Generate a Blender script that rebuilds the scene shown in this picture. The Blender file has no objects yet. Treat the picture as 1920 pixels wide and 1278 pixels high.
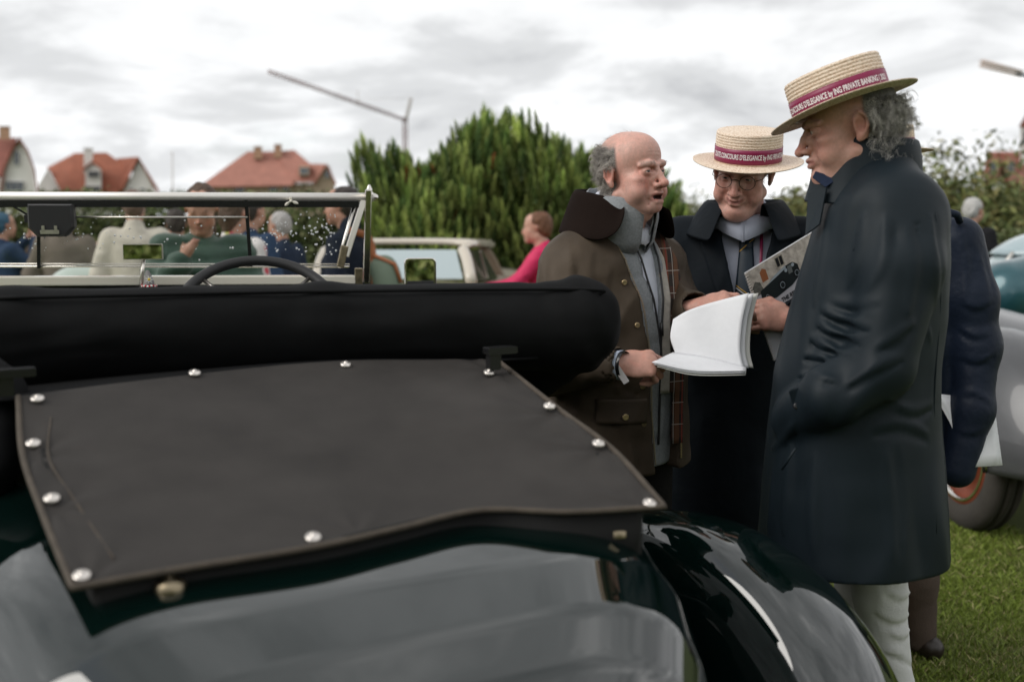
import bpy, bmesh, math, random
import numpy as np
from mathutils import Vector, Matrix

# ------------------------------------------------------------------ camera, sky, sun, exposure
scene = bpy.context.scene
COL = scene.collection
CAM_H = 1.5
FPX = 1867.0                       # 35 mm lens on a 1920 px wide full frame
PITCH = math.atan(234 / FPX)
cam_data = bpy.data.cameras.new('camera')
cam = bpy.data.objects.new('camera', cam_data); COL.objects.link(cam)
cam.location = (0, 0, CAM_H); cam.rotation_euler = (math.pi / 2 - PITCH, 0, 0)
cam_data.lens = 35.0; cam_data.sensor_width = 36.0; cam_data.sensor_fit = 'HORIZONTAL'
cam_data.clip_start = 0.05; cam_data.clip_end = 3000
cam_data.dof.use_dof = True; cam_data.dof.focus_distance = 2.62; cam_data.dof.aperture_fstop = 2.3
scene.camera = cam

SUN_EL, SUN_AZ = math.radians(40), math.radians(-110)     # azimuth from +Y, negative = left of view
world = bpy.data.worlds.new('World'); scene.world = world; world.use_nodes = True
nt = world.node_tree; N = nt.nodes; L = nt.links
for n in list(N): N.remove(n)
def nd(t, **kw):
    n = N.new(t)
    for k, v in kw.items(): setattr(n, k, v)
    return n
sky = nd('ShaderNodeTexSky', sky_type='NISHITA', sun_disc=False)
sky.sun_elevation = SUN_EL; sky.sun_rotation = SUN_AZ
geo = nd('ShaderNodeTexCoord')
sep = nd('ShaderNodeSeparateXYZ'); L.new(geo.outputs['Generated'], sep.inputs[0])
def mth(op, a, b=None, c=None, clamp=False):
    n = nd('ShaderNodeMath', operation=op, use_clamp=clamp)
    for i, v in enumerate((a, b, c)):
        if v is None: continue
        if isinstance(v, (int, float)): n.inputs[i].default_value = v
        else: L.new(v, n.inputs[i])
    return n.outputs[0]
zc = mth('ADD', mth('MAXIMUM', sep.outputs[2], 0.0), 0.22)
cmb = nd('ShaderNodeCombineXYZ')
L.new(mth('DIVIDE', sep.outputs[0], zc), cmb.inputs[0]); L.new(mth('DIVIDE', sep.outputs[1], zc), cmb.inputs[1])
def nz(scale, detail, rough, dist, off):
    mp = nd('ShaderNodeMapping'); mp.inputs['Location'].default_value = off
    L.new(cmb.outputs[0], mp.inputs[0])
    n = nd('ShaderNodeTexNoise'); n.inputs['Scale'].default_value = scale; n.inputs['Detail'].default_value = detail
    n.inputs['Roughness'].default_value = rough; n.inputs['Distortion'].default_value = dist
    L.new(mp.outputs[0], n.inputs['Vector']); return n.outputs['Fac']
def ramp(f, stops):
    r = nd('ShaderNodeValToRGB'); r.color_ramp.interpolation = 'EASE'
    while len(r.color_ramp.elements) < len(stops): r.color_ramp.elements.new(0.5)
    for e, (p, c) in zip(r.color_ramp.elements, stops): e.position = p; e.color = (*c, 1)
    L.new(f, r.inputs[0]); return r.outputs[0]
big = nz(1.35, 6.0, 0.55, 0.45, (1.7, 4.3, 0)); fine = nz(2.6, 6.0, 0.58, 0.4, (7.7, 2.2, 0))
fac = mth('ADD', mth('MULTIPLY', big, 0.72), mth('MULTIPLY', fine, 0.28))
cloud = ramp(fac, [(0.31, (0.42, 0.43, 0.445)), (0.43, (0.58, 0.59, 0.60)), (0.53, (0.78, 0.79, 0.80)), (0.63, (1.2, 1.2, 1.2))])
cl10 = nd('ShaderNodeVectorMath', operation='SCALE'); L.new(cloud, cl10.inputs[0]); L.new(mth('MULTIPLY_ADD', mth('POWER', mth('MAXIMUM', sep.outputs[2], 0.0), 0.7), -3.6, 11.4), cl10.inputs['Scale'])
gap = ramp(nz(1.1, 5.0, 0.6, 0.3, (11.3, 5.9, 0)), [(0.60, (0, 0, 0)), (0.78, (0.35, 0.35, 0.35))])
mixn = nd('ShaderNodeMix', data_type='RGBA'); L.new(gap, mixn.inputs[0]); L.new(cl10.outputs[0], mixn.inputs[6]); L.new(sky.outputs[0], mixn.inputs[7])
bg = nd('ShaderNodeBackground'); L.new(mixn.outputs[2], bg.inputs[0]); bg.inputs[1].default_value = 0.1
wo = nd('ShaderNodeOutputWorld'); L.new(bg.outputs[0], wo.inputs[0])

sun_d = bpy.data.lights.new('sun', 'SUN'); sun_d.energy = 1.5; sun_d.angle = math.radians(40); sun_d.color = (1.0, 0.96, 0.9)
sun = bpy.data.objects.new('sun', sun_d); COL.objects.link(sun)
sdir = Vector((math.sin(SUN_AZ) * math.cos(SUN_EL), math.cos(SUN_AZ) * math.cos(SUN_EL), math.sin(SUN_EL)))
sun.rotation_euler = sdir.to_track_quat('Z', 'Y').to_euler()
vs = scene.view_settings
vs.view_transform = 'Standard'; vs.look = 'None'; vs.exposure = 0.3; vs.gamma = 1.0; vs.use_curve_mapping = False
cy = scene.cycles
cy.use_denoising = True; cy.max_bounces = 8; cy.diffuse_bounces = 3; cy.glossy_bounces = 4; cy.transmission_bounces = 6
cy.transparent_max_bounces = 12; cy.caustics_reflective = False; cy.caustics_refractive = False; cy.sample_clamp_indirect = 4

# ------------------------------------------------------------------ pixel <-> place
cP, sP = math.cos(PITCH), math.sin(PITCH)
def ray(px, py):
    x = (px - 960) / FPX; y = -(py - 639) / FPX
    return np.array([x, cP + y * sP, -sP + y * cP])
def at(px, py, Y):
    r = ray(px, py); return np.array([0, 0, CAM_H]) + r * (Y / r[1])
def onz(px, py, z):
    r = ray(px, py); return np.array([0, 0, CAM_H]) + r * ((z - CAM_H) / r[2])
def onplane(px, py, p0, n):
    r = ray(px, py); c = np.array([0, 0, CAM_H]); return c + r * (np.dot(np.array(p0) - c, n) / np.dot(r, n))
A = lambda *v: np.array(v, dtype=float)
def unit(v): v = np.asarray(v, float); return v / (np.linalg.norm(v) + 1e-12)

# ------------------------------------------------------------------ objects
def tag(o, label=None, cat=None, group=None, kind=None):
    for k, v in (('label', label), ('category', cat), ('group', group), ('kind', kind)):
        if v: o[k] = v
    return o
def empty(name, loc, label=None, cat=None, group=None):
    o = bpy.data.objects.new(name, None); COL.objects.link(o); o.location = Vector(loc); o.empty_display_size = 0.1
    return tag(o, label, cat, group)
def rootloc(p):
    v = Vector((0, 0, 0))
    while p is not None: v = v + p.location; p = p.parent
    return v
def obj(name, mesh, mat=None, parent=None, loc=None):
    """mesh holds WORLD coordinates unless loc is given"""
    o = bpy.data.objects.new(name, mesh); COL.objects.link(o)
    if mat is not None and len(mesh.materials) == 0:
        for m in (mat if isinstance(mat, (list, tuple)) else [mat]): mesh.materials.append(m)
    if parent is not None: o.parent = parent
    if loc is not None: o.location = Vector(loc) - rootloc(parent)
    elif parent is not None:
        r = rootloc(parent)
        if r.length > 0:
            a = np.empty(len(mesh.vertices) * 3, np.float32); mesh.vertices.foreach_get('co', a)
            a = a.reshape(-1, 3) - np.array(r, np.float32); mesh.vertices.foreach_set('co', a.ravel()); mesh.update()
    return o
def fmesh(name, V, Fc, smooth=True, col=None, midx=None):
    """fast mesh from arrays; Fc (n,3) or (n,4) or list of both"""
    V = np.asarray(V, np.float32); me = bpy.data.meshes.new(name)
    Fl = Fc if isinstance(Fc, list) else [Fc]
    Fl = [np.asarray(f, np.int32) for f in Fl if len(f)]
    me.vertices.add(len(V)); me.vertices.foreach_set('co', V.ravel())
    loops = np.concatenate([f.ravel() for f in Fl]); tot = np.concatenate([np.full(len(f), f.shape[1], np.int32) for f in Fl])
    st = np.concatenate([[0], np.cumsum(tot)[:-1]]).astype(np.int32)
    me.loops.add(len(loops)); me.loops.foreach_set('vertex_index', loops)
    me.polygons.add(len(tot)); me.polygons.foreach_set('loop_start', st)
    me.polygons.foreach_set('use_smooth', np.full(len(tot), smooth))
    if midx is not None: me.polygons.foreach_set('material_index', np.asarray(midx, np.int32))
    me.update(calc_edges=True)
    if col is not None:
        c = np.ones((len(V), 4), np.float32); c[:, :col.shape[1]] = col
        at_ = me.color_attributes.new('Col', 'FLOAT_COLOR', 'POINT'); at_.data.foreach_set('color', c.ravel())
    me.validate(); return me

class MB:
    """collects shapes into one mesh"""
    def __init__(s): s.v = []; s.f = []; s.sm = []
    def add(s, V, Fc, smooth=False):
        b = len(s.v); s.v += [tuple(map(float, p)) for p in V]
        for f in Fc: s.f.append(tuple(int(i) + b for i in f)); s.sm.append(smooth)
        return s
    def box(s, c, half, ax=None):
        c = A(*c); X, Y, Z = (A(1, 0, 0), A(0, 1, 0), A(0, 0, 1)) if ax is None else [unit(a) for a in ax]
        V = [c + sx * half[0] * X + sy * half[1] * Y + sz * half[2] * Z for sx in (-1, 1) for sy in (-1, 1) for sz in (-1, 1)]
        return s.add(V, [(0, 1, 3, 2), (4, 6, 7, 5), (0, 4, 5, 1), (2, 3, 7, 6), (0, 2, 6, 4), (1, 5, 7, 3)])
    def rbox(s, c, half, r, ax=None, seg=3):
        """box with rounded vertical profile (x-z rounded rectangle extruded along y)"""
        c = A(*c); X, Y, Z = (A(1, 0, 0), A(0, 1, 0), A(0, 0, 1)) if ax is None else [unit(a) for a in ax]
        pts = []
        for cx, cz, a0 in ((1, 1, 0), (-1, 1, 90), (-1, -1, 180), (1, -1, 270)):
            for k in range(seg + 1):
                a = math.radians(a0 + 90 * k / seg); pts.append((cx * (half[0] - r) + r * math.cos(a), cz * (half[2] - r) + r * math.sin(a)))
        n = len(pts)
        V = [c + x * X - half[1] * Y + z * Z for x, z in pts] + [c + x * X + half[1] * Y + z * Z for x, z in pts]
        Fc = [(i, (i + 1) % n, n + (i + 1) % n, n + i) for i in range(n)] + [tuple(range(n))[::-1], tuple(range(n, 2 * n))]
        return s.add(V, Fc)
    def tube(s, pts, rad, n=8, closed=False, cap=True, flat=1.0, ref=None):
        pts = [A(*p) for p in pts]; m = len(pts); V = []
        rads = rad if isinstance(rad, (list, tuple, np.ndarray)) else [rad] * m
        up = None
        for i in range(m):
            if closed: t = unit(pts[(i + 1) % m] - pts[i - 1])
            else: t = unit(pts[min(i + 1, m - 1)] - pts[max(i - 1, 0)])
            if up is None:
                r0 = A(0, 0, 1) if ref is None else A(*ref)
                if abs(np.dot(r0, t)) > .95: r0 = A(1, 0, 0)
                up = r0
            u = unit(up - np.dot(up, t) * t); w = np.cross(t, u); up = u
            for k in range(n):
                a = 2 * math.pi * k / n; V.append(pts[i] + rads[i] * (math.cos(a) * u * flat + math.sin(a) * w))
        Fc = []
        for i in range(m if closed else m - 1):
            j = (i + 1) % m
            for k in range(n): Fc.append((i * n + k, i * n + (k + 1) % n, j * n + (k + 1) % n, j * n + k))
        if cap and not closed: Fc += [tuple(range(n))[::-1], tuple(range((m - 1) * n, m * n))]
        return s.add(V, Fc, True)
    def grid(s, P, smooth=True, closeu=False, closev=False):
        """P[u][v] points"""
        nu, nv = len(P), len(P[0]); V = [p for row in P for p in row]; Fc = []
        for i in range(nu if closeu else nu - 1):
            for j in range(nv if closev else nv - 1):
                a, b = (i + 1) % nu, (j + 1) % nv
                Fc.append((i * nv + j, a * nv + j, a * nv + b, i * nv + b))
        return s.add(V, Fc, smooth)
    def lathe(s, c, axis, prof, n=24, refx=None, sx=1.0, sy=1.0):
        """prof list of (radius, height along axis)"""
        c = A(*c); ax = unit(axis); r0 = A(1, 0, 0) if refx is None else unit(refx)
        if abs(np.dot(r0, ax)) > .95: r0 = A(0, 1, 0)
        u = unit(r0 - np.dot(r0, ax) * ax); w = np.cross(ax, u)
        P = [[c + ax * h + r * (sx * math.cos(2 * math.pi * k / n) * u + sy * math.sin(2 * math.pi * k / n) * w) for k in range(n)] for r, h in prof]
        return s.grid(P, True, False, True)
    def mesh(s, name='mesh'):
        me = bpy.data.meshes.new(name); me.from_pydata(s.v, [], s.f); me.polygons.foreach_set('use_smooth', s.sm); me.update(); return me
    def build(s, name, mat=None, parent=None, loc=None, bevel=0, solid=0, sub=0, off=-1):
        o = obj(name, s.mesh(name), mat, parent, loc)
        if solid: m = o.modifiers.new('solid', 'SOLIDIFY'); m.thickness = solid; m.offset = off
        if bevel: m = o.modifiers.new('bevel', 'BEVEL'); m.width = bevel; m.segments = 2; m.limit_method = 'ANGLE'
        if sub: m = o.modifiers.new('sub', 'SUBSURF'); m.levels = sub; m.render_levels = sub
        return o
def copy_tree(o, parent=None):
    c = o.copy(); COL.objects.link(c); c.parent = parent
    for ch in o.children: copy_tree(ch, c)
    return c
def catmull(pts, n):
    pts = np.asarray(pts, float); m = len(pts); out = []
    P = np.vstack([2 * pts[0] - pts[1], pts, 2 * pts[-1] - pts[-2]])
    for q in np.linspace(0, m - 1, n):
        i = min(int(q), m - 2); t = q - i; p0, p1, p2, p3 = P[i:i + 4]
        out.append(.5 * (2 * p1 + (p2 - p0) * t + (2 * p0 - 5 * p1 + 4 * p2 - p3) * t * t + (3 * p1 - p0 - 3 * p2 + p3) * t ** 3))
    return np.array(out)

# ------------------------------------------------------------------ materials
MATS = {}
def mat(name, col, rough=.6, metal=0., spec=.5, bump=None, var=None, coat=0., coat_rough=.03, attr=False, sheen=0., trans=0., alpha=1., emit=None, ior=1.5, sss=0., rvar=0., fold=None):
    if name in MATS: return MATS[name]
    m = bpy.data.materials.new(name); m.use_nodes = True; t = m.node_tree; b = t.nodes['Principled BSDF']
    I = b.inputs
    I['Base Color'].default_value = (*col, 1); I['Roughness'].default_value = rough; I['Metallic'].default_value = metal
    I['Specular IOR Level'].default_value = spec; I['IOR'].default_value = ior; I['Coat Weight'].default_value = coat; I['Coat Roughness'].default_value = coat_rough
    if sheen: I['Sheen Weight'].default_value = sheen; I['Sheen Roughness'].default_value = .5
    if trans: I['Transmission Weight'].default_value = trans
    if alpha < 1: I['Alpha'].default_value = alpha
    if sss: I['Subsurface Weight'].default_value = sss; I['Subsurface Radius'].default_value = (.9, .35, .2); I['Subsurface Scale'].default_value = .006
    if emit: I['Emission Color'].default_value = (*emit, 1); I['Emission Strength'].default_value = 1
    src = None
    tc = t.nodes.new('ShaderNodeTexCoord')
    if attr:
        a = t.nodes.new('ShaderNodeVertexColor'); a.layer_name = 'Col'; src = a.outputs['Color']
    if var:
        sc_, amt = var[0], var[1]
        n = t.nodes.new('ShaderNodeTexNoise'); n.inputs['Scale'].default_value = sc_; n.inputs['Detail'].default_value = 6; n.inputs['Roughness'].default_value = .6
        t.links.new(tc.outputs['Object'], n.inputs['Vector'])
        mr = t.nodes.new('ShaderNodeMapRange'); mr.inputs['From Min'].default_value = .25; mr.inputs['From Max'].default_value = .75
        mr.inputs['To Min'].default_value = 1 - amt; mr.inputs['To Max'].default_value = 1 + amt
        t.links.new(n.outputs['Fac'], mr.inputs['Value'])
        v = t.nodes.new('ShaderNodeVectorMath'); v.operation = 'SCALE'
        if src is not None: t.links.new(src, v.inputs[0])
        else: v.inputs[0].default_value = col
        t.links.new(mr.outputs[0], v.inputs['Scale']); src = v.outputs[0]
        if rvar:
            m2 = t.nodes.new('ShaderNodeMapRange'); m2.inputs['From Min'].default_value = .3; m2.inputs['From Max'].default_value = .7
            m2.inputs['To Min'].default_value = rough - rvar; m2.inputs['To Max'].default_value = rough + rvar
            t.links.new(n.outputs['Fac'], m2.inputs['Value']); t.links.new(m2.outputs[0], I['Roughness'])
    if src is not None: t.links.new(src, I['Base Color'])
    if bump:
        n = t.nodes.new('ShaderNodeTexNoise'); n.inputs['Scale'].default_value = bump[0]; n.inputs['Detail'].default_value = 5
        t.links.new(tc.outputs['Object'], n.inputs['Vector'])
        bp = t.nodes.new('ShaderNodeBump'); bp.inputs['Strength'].default_value = bump[1]; bp.inputs['Distance'].default_value = bump[2] if len(bump) > 2 else .002
        t.links.new(n.outputs['Fac'], bp.inputs['Height']); t.links.new(bp.outputs[0], I['Normal'])
        if fold:
            mp = t.nodes.new('ShaderNodeMapping'); mp.inputs['Scale'].default_value = fold[3]; mp.inputs['Rotation'].default_value = (0, fold[4], 0); t.links.new(tc.outputs['Object'], mp.inputs[0])
            n2 = t.nodes.new('ShaderNodeTexNoise'); n2.noise_type = 'RIDGED_MULTIFRACTAL'; n2.inputs['Scale'].default_value = fold[0]; n2.inputs['Detail'].default_value = 2.5; n2.inputs['Distortion'].default_value = .6; t.links.new(mp.outputs[0], n2.inputs['Vector'])
            b2 = t.nodes.new('ShaderNodeBump'); b2.inputs['Strength'].default_value = fold[1]; b2.inputs['Distance'].default_value = fold[2]; t.links.new(n2.outputs['Fac'], b2.inputs['Height']); t.links.new(b2.outputs[0], bp.inputs['Normal'])
    MATS[name] = m; return m
# ------------------------------------------------------------------ soft solids: smooth unions of tapered limbs, polygonised
def vnoise(P, f, seed=0):
    """value noise in [-1,1], vectorised"""
    Q = P * f + seed * 17.31; I = np.floor(Q).astype(np.int64); T = (Q - I); T = T * T * (3 - 2 * T)
    def hsh(i, j, k):
        n = (i * 374761393 + j * 668265263 + k * 2147483647 + seed * 1274126177) & 0xffffffff
        n = ((n ^ (n >> 13)) * 1274126177) & 0xffffffff; n = n ^ (n >> 16)
        return (n & 0xffff) / 32767.5 - 1
    i, j, k = I[:, 0], I[:, 1], I[:, 2]; x, y, z = T[:, 0], T[:, 1], T[:, 2]; r = 0
    for a in (0, 1):
        for b in (0, 1):
            for c in (0, 1):
                r = r + hsh(i + a, j + b, k + c) * (x if a else 1 - x) * (y if b else 1 - y) * (z if c else 1 - z)
    return r.astype(np.float32)
def smin(a, b, k):
    if k <= 0: return np.minimum(a, b)
    h = np.maximum(k - np.abs(a - b), 0) / k
    return np.minimum(a, b) - h * h * k * .25
def smax(a, b, k): return -smin(-a, -b, k)
class SDF:
    def __init__(s, M=None): s.ops = []; s.M = np.eye(4) if M is None else np.array(M, float); s.lo = np.full(3, 1e9); s.hi = -s.lo
    def w(s, p): return (s.M @ np.r_[np.asarray(p, float), 1])[:3]
    def bb(s, c, r): s.lo = np.minimum(s.lo, c - r); s.hi = np.maximum(s.hi, c + r)
    def rc(s, a, b, ra, rb=None, k=.02, sub=False, loc=True):
        rb = ra if rb is None else rb; a, b = (s.w(a), s.w(b)) if loc else (np.asarray(a, float), np.asarray(b, float))
        if loc: f_ = float(np.linalg.norm(s.M[:3, 0])); ra, rb, k = ra * f_, rb * f_, k * f_
        if not sub: s.bb(a, ra); s.bb(b, rb)
        d = (b - a).astype(np.float32); dd = max(float(d @ d), 1e-9); a = a.astype(np.float32)
        def f(P):
            q = P - a; t = np.clip(q @ d / dd, 0, 1); return np.linalg.norm(q - t[:, None] * d, axis=1) - (ra + t * (rb - ra))
        s.ops.append((f, k, sub)); return s
    def chain(s, pts, rads, k=.02, sub=False, loc=True):
        for i in range(len(pts) - 1): s.rc(pts[i], pts[i + 1], rads[i], rads[i + 1], k, sub, loc)
        return s
    def el(s, c, r, rot=None, k=.02, sub=False):
        """ellipsoid, rot = 3x3 local rotation"""
        c = s.w(c).astype(np.float32); f_ = float(np.linalg.norm(s.M[:3, 0])); Rw = (s.M[:3, :3] / f_) @ (np.eye(3) if rot is None else np.array(rot)); Rw = Rw.astype(np.float32)
        r = np.asarray(r, np.float32) * f_; k = k * f_
        if not sub: s.bb(c, np.max(r))
        def f(P):
            q = (P - c) @ Rw; k0 = np.linalg.norm(q / r, axis=1); k1 = np.linalg.norm(q / (r * r), axis=1); return k0 * (k0 - 1) / (k1 + 1e-9)
        s.ops.append((f, k, sub)); return s
    def loft(s, lv, k=.03, sub=False, theta=0., folds=None, e=2.0):
        """stack of ellipses; lv rows (z, cx, cy, a_forward, b_side), theta = heading of the forward axis"""
        lv = np.array(sorted(lv), float); zz = np.linspace(lv[0, 0], lv[-1, 0], 60)
        tab = np.array([np.interp(zz, lv[:, 0], lv[:, i]) for i in range(1, 5)])
        ker = np.array([1, 2, 3, 2, 1]) / 9.; tab = np.array([np.convolve(np.pad(t, 2, 'edge'), ker, 'valid') for t in tab])
        ct, st = math.cos(theta), math.sin(theta); z0, z1 = lv[0, 0], lv[-1, 0]
        for r in lv: m_ = max(r[3], r[4]); s.bb(np.array([r[1], r[2], r[0]]), np.array([m_, m_, .01]))
        def f(P):
            z = np.clip(P[:, 2], z0, z1); cx, cy_, a, b = [np.interp(z, zz, t).astype(np.float32) for t in tab]
            x, y = P[:, 0] - cx, P[:, 1] - cy_; u = x * ct + y * st; v = -x * st + y * ct
            if folds is not None: m = folds(P[:, 2], np.arctan2(v / b, u / a)); a = a * m; b = b * m
            rho = (np.abs(u / a) ** e + np.abs(v / b) ** e) ** (1 / e); d = (rho - 1) * np.minimum(a, b)
            return np.maximum(d, np.maximum(z0 - P[:, 2], P[:, 2] - z1))
        s.ops.append((f, k, sub)); return s
    def fn(s, g, k=0, sub=False): s.ops.append((g, k, sub)); return s
    def disp(s, g): s.ops.append((g, 'disp', False)); return s
    def hit(s, px, py, y0=1.7, y1=3.6):
        r = ray(px, py); Y = np.linspace(y0, y1, 500); P = np.array([0, 0, CAM_H]) + r[None] * (Y / r[1])[:, None]; d = s(P.astype(np.float32)); i = np.argmax(d < 0)
        return P[i] if d[i] < 0 else P[np.argmin(d)]
    def ridge(s, lines, side=(0, 0, -1)):
        """raised cloth folds along lines drawn on the surface as seen: rows (points, width, height)"""
        data = [([s.hit(*p) for p in pts], w, h) for pts, w, h in lines]; sd = np.array(side, float)
        for pts, w, h in data:
            pts = catmull(pts, 7)
            def g(P, pts=pts, w=w, h=h):
                out = np.zeros(len(P), np.float32); lo, hi = pts.min(0) - 4 * w, pts.max(0) + 4 * w; m = ((P > lo) & (P < hi)).all(1)
                if not m.any(): return out
                Q = P[m]; d1 = d2 = None; ln = len(pts) - 1
                for i in range(ln):
                    for off in (0, 1):
                        a = (pts[i] + sd * w * 1.5 * off).astype(np.float32); e = (pts[i + 1] - pts[i]).astype(np.float32); q = Q - a; t = np.clip(q @ e / max(float(e @ e), 1e-9), 0, 1); d = np.linalg.norm(q - t[:, None] * e, axis=1)
                        f = 1 - .75 * np.abs(2 * (i + t) / ln - 1) ** 2; d = d / np.maximum(f, .2)
                        if off: d2 = d if d2 is None else np.minimum(d2, d)
                        else: d1 = d if d1 is None else np.minimum(d1, d)
                out[m] = -h * np.exp(-(d1 / w) ** 2) + .8 * h * np.exp(-(d2 / w) ** 2); return out
            s.disp(g)
        return s
    def __call__(s, P):
        d = np.full(len(P), 9., np.float32)
        for f, k, sub in s.ops:
            if k == 'disp': d = d + f(P)
            elif sub: d = smax(d, -f(P), k)
            else: d = smin(d, f(P), k)
        return d
    def mesh(s, h, pad=.03, lo=None, hi=None):
        lo = (s.lo if lo is None else np.asarray(lo, float)) - pad; hi = (s.hi if hi is None else np.asarray(hi, float)) + pad
        B = 4; n = np.ceil((hi - lo) / (h * B)).astype(int) + 1
        cg = [lo[i] + (np.arange(n[i]) + .5) * B * h - .5 * h for i in range(3)]
        Cx = np.stack(np.meshgrid(*cg, indexing='ij'), -1).reshape(-1, 3).astype(np.float32)
        cd = s(Cx); near = np.abs(cd) < B * h * 1.25 + .012
        vals = np.repeat(np.repeat(np.repeat(cd.reshape(n), B, 0), B, 1), B, 2)
        idx = np.argwhere(near.reshape(n)); off = np.stack(np.meshgrid(*[np.arange(B)] * 3, indexing='ij'), -1).reshape(-1, 3)
        fi = (idx[:, None, :] * B + off[None]).reshape(-1, 3)
        P = (lo + fi * h).astype(np.float32); out = np.empty(len(P), np.float32)
        for a in range(0, len(P), 400000): out[a:a + 400000] = s(P[a:a + 400000])
        vals[fi[:, 0], fi[:, 1], fi[:, 2]] = out
        return surface_nets(vals, lo, h)
def surface_nets(v, lo, h):
    sg = v < 0; n = v.shape
    c = np.zeros(tuple(np.array(n) - 1), np.int8)
    for a in (0, 1):
        for b in (0, 1):
            for d in (0, 1): c += sg[a:n[0] - 1 + a, b:n[1] - 1 + b, d:n[2] - 1 + d]
    act = np.argwhere((c > 0) & (c < 8)); ids = np.full(c.shape, -1, np.int32); ids[act[:, 0], act[:, 1], act[:, 2]] = np.arange(len(act))
    cor = [(a, b, d) for a in (0, 1) for b in (0, 1) for d in (0, 1)]
    cv = np.stack([v[act[:, 0] + a, act[:, 1] + b, act[:, 2] + d] for a, b, d in cor], 1)
    acc = np.zeros((len(act), 3)); cnt = np.zeros(len(act))
    for i in range(8):
        for j in range(i + 1, 8):
            if sum(abs(x - y) for x, y in zip(cor[i], cor[j])) != 1: continue
            a, b = cv[:, i], cv[:, j]; m = (a < 0) != (b < 0); t = np.where(m, a / np.where(m, a - b, 1), 0)
            p = np.array(cor[i])[None] + t[:, None] * (np.array(cor[j]) - np.array(cor[i]))[None]
            acc += np.where(m[:, None], p, 0); cnt += m
    V = lo + h * (act + acc / cnt[:, None]); Q = []
    for ax in range(3):
        s0 = [slice(None)] * 3; s1 = [slice(None)] * 3; s0[ax] = slice(0, -1); s1[ax] = slice(1, None)
        x = sg[tuple(s0)] != sg[tuple(s1)]; e = np.argwhere(x); o1, o2 = [i for i in range(3) if i != ax]
        ok = (e[:, o1] > 0) & (e[:, o2] > 0) & (e[:, o1] < n[o1] - 1) & (e[:, o2] < n[o2] - 1); e = e[ok]
        def at_(d1, d2):
            q = e.copy(); q[:, o1] -= d1; q[:, o2] -= d2; return ids[q[:, 0], q[:, 1], q[:, 2]]
        q = np.stack([at_(1, 1), at_(0, 1), at_(0, 0), at_(1, 0)], 1)
        flip = sg[tuple(s0)][x][ok]
        if ax == 1: flip = ~flip
        q[~flip] = q[~flip][:, ::-1]; Q.append(q)
    Q = np.concatenate(Q); Q = Q[(Q >= 0).all(1)]
    used = np.zeros(len(V), bool); used[Q.ravel()] = True; mp = np.cumsum(used) - 1
    return V[used], mp[Q]
def smooth_verts(V, Q, it=2, lam=.5):
    n = len(V); e = np.concatenate([Q[:, [0, 1]], Q[:, [1, 2]], Q[:, [2, 3]], Q[:, [3, 0]]]); e = np.concatenate([e, e[:, ::-1]])
    deg = np.bincount(e[:, 0], minlength=n)[:, None] + 1e-9
    for _ in range(it):
        a = np.stack([np.bincount(e[:, 0], V[e[:, 1], i], n) for i in range(3)], 1) / deg; V = V + lam * (a - V)
    return V
def sobj(name, S, h, m, parent, colf=None, smooth=2, lo=None, hi=None):
    V, Q = S.mesh(h, lo=lo, hi=hi)
    if smooth: V = smooth_verts(V, Q, smooth)
    return obj(name, fmesh(name, V, Q, True, None if colf is None else colf(V.astype(np.float32))), m, parent)
# ------------------------------------------------------------------ ground
def ground_mat():
    m = bpy.data.materials.new('lawn'); m.use_nodes = True; t = m.node_tree; b = t.nodes['Principled BSDF']
    tc = t.nodes.new('ShaderNodeTexCoord')
    def noise(sc, det):
        n = t.nodes.new('ShaderNodeTexNoise'); n.inputs['Scale'].default_value = sc; n.inputs['Detail'].default_value = det
        t.links.new(tc.outputs['Object'], n.inputs['Vector']); return n.outputs['Fac']
    r = t.nodes.new('ShaderNodeValToRGB'); e = r.color_ramp.elements
    e[0].position = .3; e[0].color = (.045, .065, .012, 1); e[1].position = .72; e[1].color = (.13, .16, .03, 1)
    mx = t.nodes.new('ShaderNodeMath'); mx.operation = 'MULTIPLY_ADD'; mx.inputs[1].default_value = .5
    t.links.new(noise(1.4, 4), mx.inputs[0]); m2 = t.nodes.new('ShaderNodeMath'); m2.operation = 'MULTIPLY'; m2.inputs[1].default_value = .5
    t.links.new(noise(60, 4), m2.inputs[0]); t.links.new(m2.outputs[0], mx.inputs[2]); t.links.new(mx.outputs[0], r.inputs[0])
    t.links.new(r.outputs[0], b.inputs['Base Color']); b.inputs['Roughness'].default_value = .9
    return m
mb = MB(); mb.add([(-900, -900, 0), (900, -900, 0), (900, 1500, 0), (-900, 1500, 0)], [(0, 1, 2, 3)])
tag(mb.build('ground', ground_mat()), kind='structure')
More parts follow.
